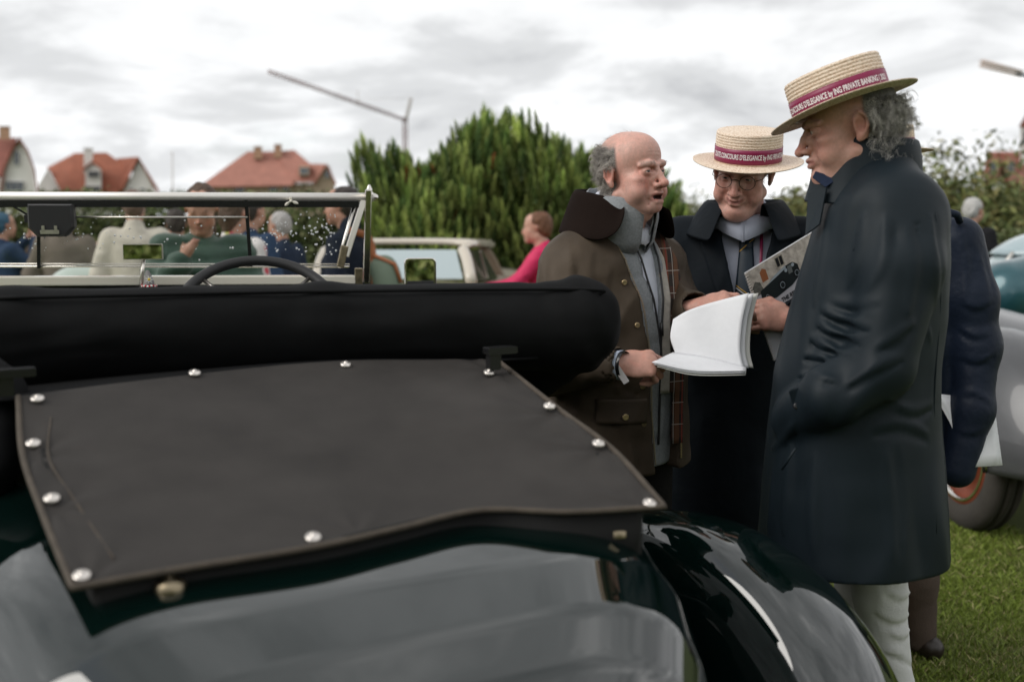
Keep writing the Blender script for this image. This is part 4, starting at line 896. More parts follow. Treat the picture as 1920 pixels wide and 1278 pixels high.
def vnormals(V, Q):
    nr = np.cross(V[Q[:, 2]] - V[Q[:, 0]], V[Q[:, 3]] - V[Q[:, 1]]); out = np.zeros_like(V)
    for i in range(4): np.add.at(out, Q[:, i], nr)
    return out / (np.linalg.norm(out, axis=1)[:, None] + 1e-12)
# ---- simple but complete figures for the crowd
def cloth(name, col, rough=.85, **k): return mat(name, col, rough=rough, spec=k.pop('spec', .18), bump=k.pop('bump', (60, .25, .01)), var=k.pop('var', (9, .15)), **k)
def fold_noise(a1, f1, a2, f2, seed):
    return lambda P: a1 * vnoise(P * np.array([1, 1, .55], np.float32), f1, seed) + a2 * vnoise(P * np.array([1, 1, 1.7], np.float32), f2, seed + 1)
def figure(px, Y, eye_y, yaw, label, top, bottom, hair=None, skin=(.50, .285, .205), height=1.74, lean=0., armR=None, armL=None, coat=.80, q=None, puff=0., h=.0135, group='people in the background', hairlen=.0, collar=.02, headturn=0., nod=0., flat_top=None, belly=.0):
    """yaw: 0 = facing away from the camera, +90 = facing left, -90 = facing right, 180 = towards the camera"""
    e = at(px, eye_y, Y); s = height / 1.75; f2 = A(-math.sin(math.radians(yaw)), math.cos(math.radians(yaw)), 0); r2 = A(f2[1], -f2[0], 0)
    base = A(e[0], e[1], 0) - f2 * (.02 + lean * .62) * s; dz = e[2] - 1.62 * s      # crouch / height correction taken in the legs
    def J(x, y, z):
        z2 = z * s; y2 = y * s + (max(0, z - .95) * lean) * s; return base + r2 * x * s + f2 * y2 + A(0, 0, z2 + (dz if z > .2 else 0) * min(1, max(0, (z - .08) / .8)))
    o = empty('person', base, label, 'person', group); q = dict(q or {}); q.setdefault('skin', skin)
    if hair is not None: q['hair'] = hair
    hy = math.radians(yaw + headturn); hf = A(-math.sin(hy), math.cos(hy), -nod); M = frame(e, hf); Hm = M.copy(); Hm[:3, :3] *= s * 1.0
    S = SDF(); head_sdf(S, M, q, False)
    S.rc(e + A(0, 0, -.07) - f2 * .03, J(0, -.02, 1.44), .054, .062, .03); S.el(J(0, 0, 1.26), (.10, .10, .18), k=.05); S.rc(J(0, 0, 1.2), J(0, 0, .95), .10, .11, .05)
    for sx in (-1, 1): S.chain([J(sx * .09, 0, .93), J(sx * .095, .02, .5), J(sx * .09, 0, .09)], [.075, .052, .04], .03, loc=False)
    wr = []
    for sx, arm in ((1, armR), (-1, armL)):
        el_, w_ = arm if arm else ((sx * .255, -.03, 1.12), (sx * .255, .06, .88)); sh, E_, Wp = J(sx * .175, -.02, 1.40), J(*el_), J(*w_)
        S.chain([sh, E_, Wp], [.05, .042, .030], .02, loc=False); d = unit(Wp - E_); S.rc(Wp, Wp + d * .08, .030, .026, .015, loc=False)
        fw = unit(np.cross(d, A(.3, .5, .8)))
        for i in range(4): S.rc(Wp + d * .07 + fw * (.012 * (i - 1.5)), Wp + d * .15 + fw * (.011 * (i - 1.5)) + A(0, 0, -.01), .009, .007, .006, loc=False)
        S.rc(Wp + d * .03 + fw * .02, Wp + d * .09 + fw * .045, .011, .009, .01, loc=False); wr.append((sh, E_, Wp))
    hm = q.get('hairmask'); sobj('body', S, h, m_skin, o, head_color(M, q), 1)
    G = SDF(); th = math.atan2(f2[1], f2[0]); lv = []
    for z, a, b_ in ((coat, .165 + belly * .5, .205), (.95, .155 + belly, .195), (1.12, .145 + belly, .19), (1.28, .145, .20), (1.38, .115, .19), (1.455, .07, .10)):
        p = J(0, 0 if z < 1.3 else -.02, z); lv.append((p[2], p[0], p[1], (a + puff * .3) * s, (b_ + puff * .3) * s))
    G.loft(lv, theta=th)
    for sh, E_, Wp in wr: G.chain([sh + A(0, 0, -.005), E_, Wp + unit(E_ - Wp) * .015], [.078 + puff * .35, .062 + puff * .35, .048 + puff * .25], .045, loc=False)
    if collar: G.rc(J(0, -.035, 1.43), J(0, -.03, 1.44 + collar * 1.2), .074, .068, .03, loc=False)
    if puff: G.disp(lambda P: -.014 * np.abs(np.sin(P[:, 2] * math.pi / .075 + .5 * vnoise(P, 5, 3))) + .007)
    G.disp(fold_noise(.009, 7, .005, 16, int(abs(px)) % 50)); sobj('jacket', G, h, top, o, None, 1)
    T = SDF()
    for sx in (-1, 1): T.chain([J(sx * .085, 0, min(.95, coat + .12)), J(sx * .095, .02, .5), J(sx * .092, -.01, .06)], [.10, .078, .07], .04, loc=False)
    T.disp(fold_noise(.006, 9, .003, 20, 5)); sobj('trousers', T, .012, bottom, o, None, 1)
    for sx in (-1, 1):
        B_ = SDF(); B_.rc(J(sx * .092, -.05, .035), J(sx * .10, .15, .03), .042, .034, .02, loc=False); sobj('shoe', B_, .010, mat('dark_leather', (.02, .014, .01), rough=.4), o)
    if hair is not None:
        K = SDF(M); K.el((0, -.026, .044), (.083, .100, .089), k=.01); K.el((0, -.06, -.005), (.074, .062, .075), k=.03)
        if hairlen: K.rc((0, -.075, -.02), (0, -.075, -.05 - hairlen), .062, .04, .03)
        K.el((0, .105, -.03), (.085, .085, .078), k=.015, sub=True)
        for sx in (-1, 1): K.el((sx * .082, -.005, -.02), (.02, .034, .042), k=.01, sub=True)
        K.disp(lambda P: .006 * vnoise(P, 38, 3) + .004 * vnoise(P, 90, 4))
        sobj('hair', K, min(h, .006), mat('hair_%d%d' % (int(hair[0] * 100), int(hair[1] * 100)), hair, rough=.6, bump=(260, .8, .006), var=(60, .5)), o)
    return o, M, J
navy, navy2, denim = cloth('navy_cloth', (.022, .034, .062)), cloth('dark_navy_cloth', (.012, .017, .030)), cloth('blue_wool', (.030, .055, .105))
taupe, creamc, blackc = cloth('taupe_wool', (.17, .145, .12)), cloth('cream_wool', (.60, .56, .48)), cloth('black_cloth', (.012, .012, .014))
greenp = cloth('green_nylon', (.045, .085, .062), rough=.5, sheen=.2); pinkc = cloth('pink_nylon', (.62, .035, .12), rough=.5); jean = cloth('pale_denim', (.16, .24, .33)); beigec = cloth('beige_cotton', (.34, .29, .22))
GREY, BROWN, DARK, RED = (.42, .40, .39), (.085, .048, .028), (.030, .020, .016), (.15, .062, .028)
figure(8, 9.6, 424, -35, 'man in blue beret and blue jacket raising his hands at far left', denim, jean, hair=(.03, .10, .17), armR=((.27, .14, 1.22), (.10, .26, 1.50)), armL=((-.27, .14, 1.22), (-.06, .28, 1.50)), headturn=0)
figure(122, 8.6, 408, 8, 'person in a taupe jacket with back turned behind the wiper motor', taupe, navy2, hair=BROWN, height=1.72, armR=((.30, -.02, 1.13), (.20, .14, 1.0)), armL=((-.30, -.02, 1.13), (-.20, .14, 1.0)))
figure(252, 7.6, 388, 14, 'man in cream jacket with back turned, seen through the windscreen', creamc, beigec, hair=(.16, .10, .075), height=1.80, collar=.03)
figure(330, 8.4, 420, 20, 'dark haired person in blue jacket beside the cream jacket', denim, navy2, hair=DARK, height=1.66)
fig, Mg, Jg = figure(378, 5.2, 393, 205, 'woman in green puffer jacket resting her cheek on her hand', greenp, navy2, hair=BROWN, height=1.72, lean=.10, puff=.06, nod=.35, headturn=-18, hairlen=.16, armR=((.30, .10, 1.08), (.13, .20, 1.36)), armL=((-.28, .06, 1.10), (-.12, .26, .98)), q={'brow': .9})
flor = bpy.data.materials.new('floral_print'); flor.use_nodes = True; t_ = flor.node_tree; bs = t_.nodes['Principled BSDF']; tcn = t_.nodes.new('ShaderNodeTexCoord'); vo = t_.nodes.new('ShaderNodeTexVoronoi'); vo.inputs['Scale'].default_value = 13
t_.links.new(tcn.outputs['Object'], vo.inputs['Vector']); rp = t_.nodes.new('ShaderNodeValToRGB'); e_ = rp.color_ramp.elements; e_[0].position = .30; e_[0].color = (1, 1, 1, 1); e_[1].position = .46; e_[1].color = (0, 0, 0, 1); t_.links.new(vo.outputs['Distance'], rp.inputs[0])
cr_ = t_.nodes.new('ShaderNodeValToRGB'); cr_.color_ramp.interpolation = 'CONSTANT'; e_ = cr_.color_ramp.elements; e_[0].color = (.62, .07, .10, 1); e_[1].position = .75; e_[1].color = (.50, .50, .12, 1); x_ = e_.new(.45); x_.color = (.70, .25, .25, 1); sp_ = t_.nodes.new('ShaderNodeSeparateColor'); t_.links.new(vo.outputs['Color'], sp_.inputs[0]); t_.links.new(sp_.outputs[0], cr_.inputs[0])
mxx = t_.nodes.new('ShaderNodeMix'); mxx.data_type = 'RGBA'; mxx.inputs[6].default_value = (.72, .68, .66, 1); t_.links.new(rp.outputs[0], mxx.inputs[0]); t_.links.new(cr_.outputs[0], mxx.inputs[7]); t_.links.new(mxx.outputs[2], bs.inputs['Base Color']); bs.inputs['Roughness'].default_value = .8
figure(440, 6.3, 402, -20, 'woman in white top with red and yellow floral print', flor, beigec, hair=BROWN, height=1.70, lean=.05, hairlen=.03)
figure(474, 7.6, 398, -30, 'person in blue jacket behind the floral top', denim, navy2, hair=DARK, height=1.78)
figure(523, 9.0, 424, 60, 'grey haired man in blue quilted jacket behind the right pane', navy, navy2, hair=GREY, height=1.72)
fig, Mb, Jb = figure(640, 6.4, 388, 78, 'man in dark navy jacket with an orange strapped bag by the windscreen post', navy2, blackc, hair=DARK, height=1.80, collar=.06)
m_tan = mat('tan_leather', (.36, .12, .045), rough=.5, var=(20, .2)); m_sage = mat('sage_canvas', (.17, .22, .165), rough=.9, bump=(200, .3, .003))
bp_ = at(716, 508, 6.35); bag = empty('shoulder_bag', bp_ + A(0, 0, -.25), 'sage canvas shoulder bag with tan straps on the man by the windscreen', 'bag')
B_ = SDF(); B_.el(bp_ + A(.03, 0, -.1), (.10, .08, .20), k=.02); B_.rc(bp_ + A(-.03, 0, .03), bp_ + A(.05, 0, -.16), .06, .08, .05); sobj('pouch', B_, .01, m_sage, bag)
MB().tube(catmull([at(655, 432, 6.2), at(690, 445, 6.3), at(700, 480, 6.32), at(702, 540, 6.3)], 14), .022, 8, flat=.25, ref=(0, 1, 0)).build('strap', m_tan, bag); MB().tube([at(700, 478, 6.3), at(740, 495, 6.3), at(752, 530, 6.3)], .012, 8).build('handle', m_tan, bag)
figure(1006, 7.8, 428, 80, 'woman with red hair and pink sleeve pointing behind the bald man', pinkc, blackc, hair=RED, height=1.62, lean=.12, skin=(.56, .33, .25), armL=((-.25, .22, 1.15), (-.18, .46, 1.12)), armR=((.22, .12, 1.12), (.16, .34, 1.08)))
figure(1826, 9.8, 396, -55, 'grey haired man in black jacket beside the trees at right', blackc, blackc, hair=(.50, .49, .47), height=1.80)
orange = cloth('orange_cloth', (.62, .09, .02))
figure(1888, 17., 441, 20, 'distant person in orange top above the low hedge', orange, navy, hair=BROWN, height=1.5, h=.014); figure(1912, 16., 434, -30, 'distant person in blue cap at the right edge', denim, blackc, hair=(.10, .13, .20), height=1.6, h=.014)
figure(58, 12.5, 474, 30, 'seated dark haired person beyond the left divider bar', navy2, blackc, hair=BROWN, height=1.15, h=.012); figure(194, 9.2, 476, 100, 'crouching person by the pale car seen through the windscreen', beigec, blackc, hair=GREY, height=1.15, h=.012)
# ------------------------------------------------------------------ the four men in focus
def main_body(o, parts, name='body'):
    Vs, Qs, Cs, n = [], [], [], 0
    for S, h, lo, hi, cf in parts:
        V, Q = S.mesh(h, lo=lo, hi=hi, pad=.0 if lo is not None else .03); V = smooth_verts(V, Q, 1); Vs.append(V); Qs.append(Q + n); Cs.append(cf(V.astype(np.float32))); n += len(V)
    obj(name, fmesh(name, np.concatenate(Vs), np.concatenate(Qs), True, np.concatenate(Cs)), m_skin, o); return list(zip(Vs, Qs))
def plain_skin(col=(.47, .25, .17)):
    def f(V):
        n1 = vnoise(V, 60, 2); n2 = vnoise(V, 220, 3); c = np.tile(np.array(col, np.float32), (len(V), 1)) * (1 + .10 * n1 + .08 * n2)[:, None]; return c * (1 - .10 * np.clip(n1, 0, 1)[:, None] * np.array([0, 1, 1], np.float32))
    return f
class Body:
    def __init__(s, base, f, dz=0.): s.dz = dz; s.b = A(base[0], base[1], 0); s.f = unit(A(f[0], f[1], 0)); s.r = A(s.f[1], -s.f[0], 0); s.th = math.atan2(s.f[1], s.f[0])
    def Z(s, z): return z + s.dz * min(1., max(0., (z - .1) / .75))
    def J(s, x, y, z): return s.b + s.r * x + s.f * y + A(0, 0, s.Z(z))
    def loc(s, P): d = P[:, :2] - s.b[:2].astype(np.float32); return d @ s.r[:2].astype(np.float32), d @ s.f[:2].astype(np.float32), P[:, 2] - s.dz
    def lv(s, rows): return [(s.Z(z), *s.J(0, y, 0)[:2], a, b) for z, y, a, b in rows]
def crease(c, d, freq, amp, rad, seed=1, sharp=1.):
    c = np.asarray(c, np.float32); d = unit(d).astype(np.float32)
    def g(P):
        q = P - c; w = np.exp(-(q * q).sum(1) / rad ** 2); s = np.abs(np.sin(.5 * freq * (q @ d) + 1.7 * vnoise(P, 7, seed))); return amp * w * (.45 - 1.5 * (1 - s) ** 1.6)
    return g
def strip(B, z0, z1, xa, xb, prof, off, n=40, m=8):
    """cloth strip lying on the front of a torso: prof rows (z, a, b, yc)"""
    pr = np.array(sorted(prof)); P = []
    for z in np.linspace(z0, z1, n):
        a, b, yc = [np.interp(z, pr[:, 0], pr[:, i]) for i in (1, 2, 3)]; row = []
        for t in np.linspace(0, 1, m):
            x = xa(z) + (xb(z) - xa(z)) * t; row.append(B.J(x, yc + a * math.sqrt(max(0.02, 1 - (x / b) ** 2)) + off(t, z), z))
        P.append(row)
    return P
def collar(B, yc, z0, rx, ry, phis, prof, tilt=0., nphi=48, wav=0., xo=0.):
    """prof(phi) -> list of (extra radius, z) ; phi 0 = back of the neck, +-180 = front"""
    P = []
    for ph in np.radians(np.linspace(phis[0], phis[1], nphi)):
        row = []
        for e, z in prof(ph):
            row.append(B.J(xo + (rx + e) * math.sin(ph), yc - (ry + e) * math.cos(ph), z0 + z + tilt * (-(ry) * math.cos(ph)) + wav * math.sin(5 * ph)))
        P.append(row)
    return P
# straw
def straw_mat():
    m = bpy.data.materials.new('straw'); m.use_nodes = True; t = m.node_tree; b = t.nodes['Principled BSDF']; tc = t.nodes.new('ShaderNodeTexCoord')
    mp = t.nodes.new('ShaderNodeMapping'); mp.inputs['Scale'].default_value = (1, 1, 2.2); t.links.new(tc.outputs['Object'], mp.inputs[0]); n = t.nodes.new('ShaderNodeTexNoise'); n.inputs['Scale'].default_value = 190; n.inputs['Detail'].default_value = 4; t.links.new(mp.outputs[0], n.inputs['Vector'])
    r = t.nodes.new('ShaderNodeValToRGB'); e = r.color_ramp.elements; e[0].position = .30; e[0].color = (.50, .34, .22, 1); e[1].position = .70; e[1].color = (.90, .79, .66, 1); x = e.new(.5); x.color = (.78, .63, .49, 1); t.links.new(n.outputs['Fac'], r.inputs[0]); t.links.new(r.outputs[0], b.inputs['Base Color'])
    b.inputs['Roughness'].default_value = .55; bp = t.nodes.new('ShaderNodeBump'); bp.inputs['Strength'].default_value = .6; bp.inputs['Distance'].default_value = .002; t.links.new(n.outputs['Fac'], bp.inputs['Height']); t.links.new(bp.outputs[0], b.inputs['Normal']); return m
m_straw = straw_mat(); m_band = mat('burgundy_ribbon', (.225, .008, .060), rough=.38, spec=.5, bump=(700, .15, .001)); m_white_print = mat('white_print', (.82, .78, .80), rough=.6)
def text_mesh(body, size, bold=.0):
    cu = bpy.data.curves.new('lettering', 'FONT'); cu.body = body; cu.size = size; cu.offset = bold; cu.align_x = 'CENTER'; cu.align_y = 'CENTER'; cu.resolution_u = 3
    t = bpy.data.objects.new('lettering', cu); COL.objects.link(t); bpy.context.view_layer.update(); me = bpy.data.meshes.new_from_object(t.evaluated_get(bpy.context.evaluated_depsgraph_get())); bpy.data.objects.remove(t); bpy.data.curves.remove(cu)
    V = np.empty(len(me.vertices) * 3, np.float32); me.vertices.foreach_get('co', V); return me, V.reshape(-1, 3)
def straw_hat(M, parent, rx=.084, ry=.099, ch=.082, bw=.058, text=None, t0=0., band=(.004, .040)):
    M = np.array(M)
    def T(x, y, z): return (M @ A(x, y, z, 1))[:3]
    n = 88; prof = []
    for t in np.linspace(0, 1, 30): d = t; prof.append(((1 - t) * .0005 + t * .985, 'c', ch + .004 * (1 - t ** 2) + .0011 * abs(math.sin(t * math.pi * 10.5))))
    for t in np.linspace(0, 1, 78)[1:]: prof.append((.985 + .015 * min(1, t * 6) + .0 * t, 's', ch - .006 * min(1, t * 5) - (ch - .006) * max(0, t - .05) / .95 if t > .05 else ch - .006 * t * 5))
    rows = []
    for f, kind, z in prof:
        w = .0021 * abs(math.sin((ch - z) / .0078 * math.pi)) if kind == 's' else 0
        rows.append([T((rx * f + w) * math.cos(a), (ry * f + w) * math.sin(a), z) for a in np.linspace(0, 2 * math.pi, n + 1)[:-1]])
    for t in np.linspace(0, 1, 40)[1:]:
        rows.append([T((rx + bw * t) * math.cos(a), (ry + bw * t) * math.sin(a), .0016 * abs(math.sin(t * bw / .0075 * math.pi)) + .005 * t * t * math.cos(2 * a)) for a in np.linspace(0, 2 * math.pi, n + 1)[:-1]])
    h = MB().grid(rows, True, False, True).build('straw_hat', m_straw, parent, solid=.0028, off=-1)
    z0, z1 = band; e = .0022
    MB().grid([[T((rx + e + .0006 * math.sin(7 * a)) * math.cos(a), (ry + e) * math.sin(a), z) for a in np.linspace(0, 2 * math.pi, n + 1)[:-1]] for z in np.linspace(z0, z1, 5)], True, False, True).build('ribbon', m_band, h, solid=.0008)
    if text:
        me, V = text_mesh(text[0], text[1], .0005); V[:, 0] *= text[2]
        aa = np.linspace(-math.pi, math.pi * 3, 4000); pts = np.stack([(rx + e + .0021) * np.cos(aa), (ry + e + .0021) * np.sin(aa)], 1); s = np.r_[0, np.cumsum(np.linalg.norm(np.diff(pts, axis=0), axis=1))]; sc_ = np.interp(t0, aa, s); ang = np.interp(sc_ + V[:, 0], s, aa)
        Vw = np.stack([T((rx + e + .0021) * math.cos(a), (ry + e + .0021) * math.sin(a), (z0 + z1) / 2 + y) for a, y in zip(ang, V[:, 1])]); me.vertices.foreach_set('co', Vw.astype(np.float32).ravel()); me.update(); me.materials.clear(); obj('lettering', me, m_white_print, h)
    ka = t0 + (1.45 if text else 0); return h
LET = "| 2023   *   ZOUTE CONCOURS D'ELEGANCE by ING PRIVATE BANKING | 2023"
# ================= man with the bald head and brown waxed jacket
p1 = at(1160, 430, 2.74); B1 = Body(p1, (.64, -.77), .030); J = B1.J
man1 = empty('person', B1.b, 'balding man in brown waxed jacket and grey vest holding an open booklet', 'person')
M1 = frame(at(1184, 326, 2.65), (.68, -.72, .06), (-.05, 0, 1)); M1[:3, :3] *= .905
hm1 = lambda x, y, z: np.clip((.012 - y - .25 * np.maximum(z - .05, 0) - .55 * np.maximum(-z, 0)) / .010, 0, 1) * np.clip((.088 - z + np.clip(-y - .02, 0, 1) * .25) / .02, 0, 1) * np.clip((z + .085) / .02, 0, 1) * (1 - np.exp(-(((np.abs(x) - .083) ** 2 + (y + .014) ** 2 + (z + .006) ** 2) / .026 ** 2) ** 2))
q1 = dict(jaw=.062, cheek=.008, nose=1.08, chin2=.0, open=.011, hair=(.30, .27, .245), skin=(.64, .375, .31), hairmask=hm1, brow=.5, lid=.0027, stubble=.18, ruddy=1.35)
S = SDF(); head_sdf(S, M1, q1)
S.M = M1; S.rc((0, -.032, -.075), (0, -.045, -.16), .062, .068, .02); S.el((0, .018, -.118), (.042, .040, .026), k=.02)
Mi1 = np.linalg.inv(M1).astype(np.float32)
def wrinkles(P):
    q = P @ Mi1[:3, :3].T + Mi1[:3, 3]; x, y, z = q[:, 0], q[:, 1], q[:, 2]; n = vnoise(P, 40, 3)
    f = np.clip(1 - np.abs(z - .056) / .024, 0, 1) * np.clip((y - .055) / .02, 0, 1) * np.clip(1.25 - np.abs(x) / .045, 0, 1); w = np.abs(np.sin((z + .05 * np.abs(x) * 0 + .12 * x * x / .05) * math.pi / .0105 + .6 * n))
    g_ = np.exp(-((np.abs(x) - .062) / .010) ** 2 - ((y - .062) / .016) ** 2 - ((z - .002) / .016) ** 2); w2_ = np.abs(np.sin((z - .35 * (y - .07)) * math.pi / .0065))
    return (.0016 * f * (1 - w) ** 2 + .0012 * g_ * (1 - w2_) ** 2).astype(np.float32)
S.disp(wrinkles)
S.M = np.eye(4)
c1 = at(1184, 326, 2.65)
Wr, Wl = at(1158, 684, 2.42), at(1303, 578, 2.62); Er_, El_ = J(.285, .02, 1.10), J(-.235, .02, 1.15)
T = SDF(); T.rc(c1 + A(-.02, .02, -.13), J(0, -.02, 1.42), .06, .065, .03); T.el(J(0, -.02, 1.26), (.10, .10, .16), k=.05); T.rc(J(0, 0, 1.2), J(0, 0, .95), .10, .11, .05); T.rc(J(-.15, -.01, 1.31), J(.15, -.01, 1.31), .045, .045, .02)
for sx, E_, W_ in ((1, Er_, Wr), (-1, El_, Wl)): T.chain([J(sx * .15, -.01, 1.31), E_, W_], [.045, .040, .028], .02)
for sx in (-1, 1): T.chain([J(sx * .09, 0, .93), J(sx * .095, .02, .5), J(sx * .09, 0, .09)], [.08, .055, .042], .03)
HR = SDF(); MR = frame(Wr, (.99, .05, .03), (-.05, -.72, .70)); hand_sdf(HR, MR, -1, curl=(.95, 1.15, .7), spread=.03, thumb=((.026, .030, -.010), (.040, .062, -.020), (.030, .092, -.030)), fing=((.75, .9, .5), (.95, 1.2, .7), (1.0, 1.25, .8), (1.05, 1.3, .8)))
HL = SDF(); ML = frame(Wl, (.80, -.5, .20), (-.3, -.70, .65)); hand_sdf(HL, ML, 1, curl=(.5, .7, .5), spread=.05, thumb=((.030, .030, -.010), (.046, .058, -.004), (.052, .082, .004)))
hd = main_body(man1, [(S, .0021, c1 - A(.135, .135, .18), c1 + A(.135, .135, .135), head_color(M1, q1)), (T, .014, None, None, plain_skin()), (HR, .0024, None, None, plain_skin((.56, .30, .235))), (HL, .0024, None, None, plain_skin((.56, .30, .235)))])
for sx in (-1, 1): eye(M1, sx, man1, (.10, .98, .05), (.06, .07, .07))
V, Q = hd[0]; Nn = vnormals(V, Q); Mi = np.linalg.inv(M1); Lc = V @ Mi[:3, :3].T + Mi[:3, 3]; hmv = hm1(Lc[:, 0], Lc[:, 1], Lc[:, 2]); sel = hmv > .55
back = -M1[:3, 1] * .55 + A(0, 0, -.28)
strands('hair', V[sel], Nn[sel], 4200, .026, .00032, .0042, .15, m_hair, man1, 3, (.46, .425, .39), lead=back[None], freq=150, flat=.36, seg=8, clumps=330, pull=.5)
sel = (Lc[:, 2] > .05) & (Lc[:, 1] < .0) & (hmv < .8) & (Lc[:, 1] > -.1); strands('hair', V[sel], Nn[sel], 160, .02, .00025, .003, .2, m_hair, man1, 5, (.45, .42, .39), lead=back[None] * .8)
bsel = (np.abs(Lc[:, 2] - .0225) < .0045) & (np.abs(Lc[:, 0]) > .012) & (np.abs(Lc[:, 0]) < .055) & (Lc[:, 1] > .05); strands('eyebrows', V[bsel], Nn[bsel], 170, .0055, .00024, .0004, .1, m_hair, man1, 6, (.36, .32, .29), lead=(A(0, 0, .25) + M1[:3, 1] * .3)[None], seg=4)
# shirt, vest, jacket
prof = [(.80, .150, .178, 0), (.95, .152, .180, .0), (1.1, .150, .180, .005), (1.25, .143, .182, .0), (1.36, .120, .175, -.01), (1.44, .085, .105, -.02)]
m_shirt = cloth('white_cotton', (.66, .69, .78), bump=(240, .2, .002)); Sh = SDF(); Sh.loft(B1.lv([(z, y, a - .012, b - .012) for z, a, b, y in prof]), theta=B1.th); Sh.rc(J(0, -.03, 1.40), J(0, -.015, 1.485), .078, .072, .03); Sh.fn(lambda P: np.linalg.norm(P - J(0, .02, 1.52).astype(np.float32), axis=1) - .062, .01, True)
Sh.disp(fold_noise(.002, 14, .001, 40, 3)); sobj('shirt', Sh, .008, m_shirt, man1)
cp_ = collar(B1, .034, 1.402, .064, .068, (-182, 182), lambda ph: [(0, -.01), (.002, .03), (.004, .048 - .012 * (abs(ph) / math.pi) ** 3), (.015, .036 - .012 * (abs(ph) / math.pi) ** 3), (.016 + .004 * max(0, abs(ph) - 2.3), .014 - .030 * max(0, abs(ph) - 2.3))], .04, xo=.026); MB().grid(cp_, True).build('shirt_collar', m_shirt, man1, solid=.002)
m_vest = cloth('grey_marl_wool', (.27, .285, .30), bump=(420, .5, .003), var=(160, .22)); Ve = SDF(); Ve.loft(B1.lv([(z, y, a, b) for z, a, b, y in prof]), theta=B1.th); Ve.rc(J(0, -.03, 1.42), J(0, -.02, 1.49), .092, .092, .03)
def wv(z): return np.interp(z, [1.14, 1.20, 1.30, 1.38, 1.44, 1.52], [0, .010, .026, .036, .045, .055])
def vcut(P): x, y, z = B1.loc(P); return np.maximum(np.abs(x + .006) - wv(z), np.maximum(-(y - .02), 1.17 - z)).astype(np.float32)
Ve.fn(vcut, .004, True); Ve.fn(lambda P: np.linalg.norm((P - J(0, .0, 1.51).astype(np.float32)) * np.array([1, 1, .55], np.float32), axis=1) - .080, .006, True)
Ve.disp(lambda P: .0035 * np.exp(-((((P[:, 2] - .86) / .088) % 1 - .5) / .07) ** 2).astype(np.float32)); Ve.disp(fold_noise(.004, 9, .0015, 30, 7)); vest = sobj('vest', Ve, .0075, m_vest, man1)
m_zip = mat('black_zip', (.02, .02, .022), rough=.4); vp = [(z, a, b, y) for z, a, b, y in prof]
for sg in (-1, 1): MB().tube([p[0] for p in strip(B1, .86, 1.45, lambda z: -.006 + sg * (wv(z) + .001), lambda z: 0, vp, lambda t, z: .003, 40, 2)], .0028, 6).build('zip', m_zip, vest)
zp = strip(B1, 1.155, 1.19, lambda z: -.006, lambda z: 0, vp, lambda t, z: .008, 2, 2); MB().tube([zp[0][0], zp[1][0]], .005, 6).build('zip_pull', m_zip, vest)
ck = cp_; vc = collar(B1, .046, 1.425, .086, .094, (-160, 166), lambda ph: [(-.03, -.05), (-.007, .03), (-.007, .090 - .020 * max(0, (abs(ph) - 2.2)) ** 1), (-.003, .094 - .020 * max(0, abs(ph) - 2.2)), (.001, .091 - .020 * max(0, abs(ph) - 2.2)), (.001, .04), (-.010, -.02), (-.03, -.05)], .0, xo=.030); MB().grid(vc, True).build('vest_collar', m_vest, man1, solid=.003)
m_wax = cloth('brown_waxed_cotton', (.066, .049, .034), rough=.6, spec=.2, bump=(300, .3, .002), var=(7, .30), fold=(7, .9, .06, (1.1, 1.1, .55), .15)); m_cord = cloth('dark_corduroy', (.0135, .0085, .007), rough=.95, spec=.08, bump=(500, .5, .002))
jp = [(.79, .190, .222, 0), (.95, .182, .215, 0), (1.1, .176, .212, .005), (1.25, .166, .212, 0), (1.36, .140, .205, -.015), (1.42, .105, .150, -.025), (1.46, .085, .10, -.03)]
Jk = SDF(); Jk.loft(B1.lv([(z, y, a, b) for z, a, b, y in jp]), theta=B1.th, folds=lambda z, a: 1 + .018 * np.sin(5 * a + 3 * z) * np.clip((1.2 - z) * 3, 0, 1))
def wj(z): return np.interp(z, [.78, .95, 1.1, 1.22, 1.34, 1.42, 1.5], [.050, .062, .066, .078, .100, .105, .105])
def jcut(P): x, y, z = B1.loc(P); return np.maximum(np.abs(x + .012) - wj(z), -(y - .03)).astype(np.float32)
Jk.fn(jcut, .008, True); Jk.fn(lambda P: np.linalg.norm((P - J(0, .02, 1.50).astype(np.float32)) * np.array([1, 1, .6], np.float32), axis=1) - .095, .01, True)

for sx, E_, W_ in ((1, Er_, Wr), (-1, El_, Wl)): d = unit(W_ - E_); Jk.chain([J(sx * .165, -.01, 1.335), E_, W_ - d * .005], [.074, .066, .048], .08, loc=False); Jk.rc(W_ - d * .03, W_ + d * .012, .036, .038, .004, True, loc=False)
Jk.disp(fold_noise(.005, 6, .002, 15, 11)); Jk.disp(crease(J(.20, .02, 1.28), (.5, -.2, 1), 62, .006, .13, 2)); Jk.disp(crease(Er_, unit(Wr - J(.2, 0, 1.3)), 95, .008, .12, 3)); Jk.disp(crease(El_, (.2, .3, 1), 95, .008, .12, 4)); Jk.disp(crease(J(.12, .14, 1.22), (.9, -.2, -.35), 55, .0055, .14, 8))
Jk.ridge([([(1066, 452), (1071, 500), (1068, 560)], .010, .005), ([(1108, 470), (1104, 520), (1112, 590)], .011, .005), ([(1142, 500), (1132, 560), (1140, 620)], .010, .005), ([(1032, 470), (1022, 510), (1024, 560)], .011, .005), ([(1150, 700), (1160, 730), (1190, 742)], .010, .006), ([(1092, 760), (1130, 770), (1175, 764)], .010, .005), ([(1180, 820), (1188, 860), (1186, 890)], .010, .005)], (1, 0, 0)); Jk.ridge([([(1288, 470), (1284, 520), (1296, 560)], .010, .006), ([(1262, 560), (1284, 575), (1300, 570)], .009, .006), ([(1010, 520), (1050, 535), (1090, 525)], .010, .005)])
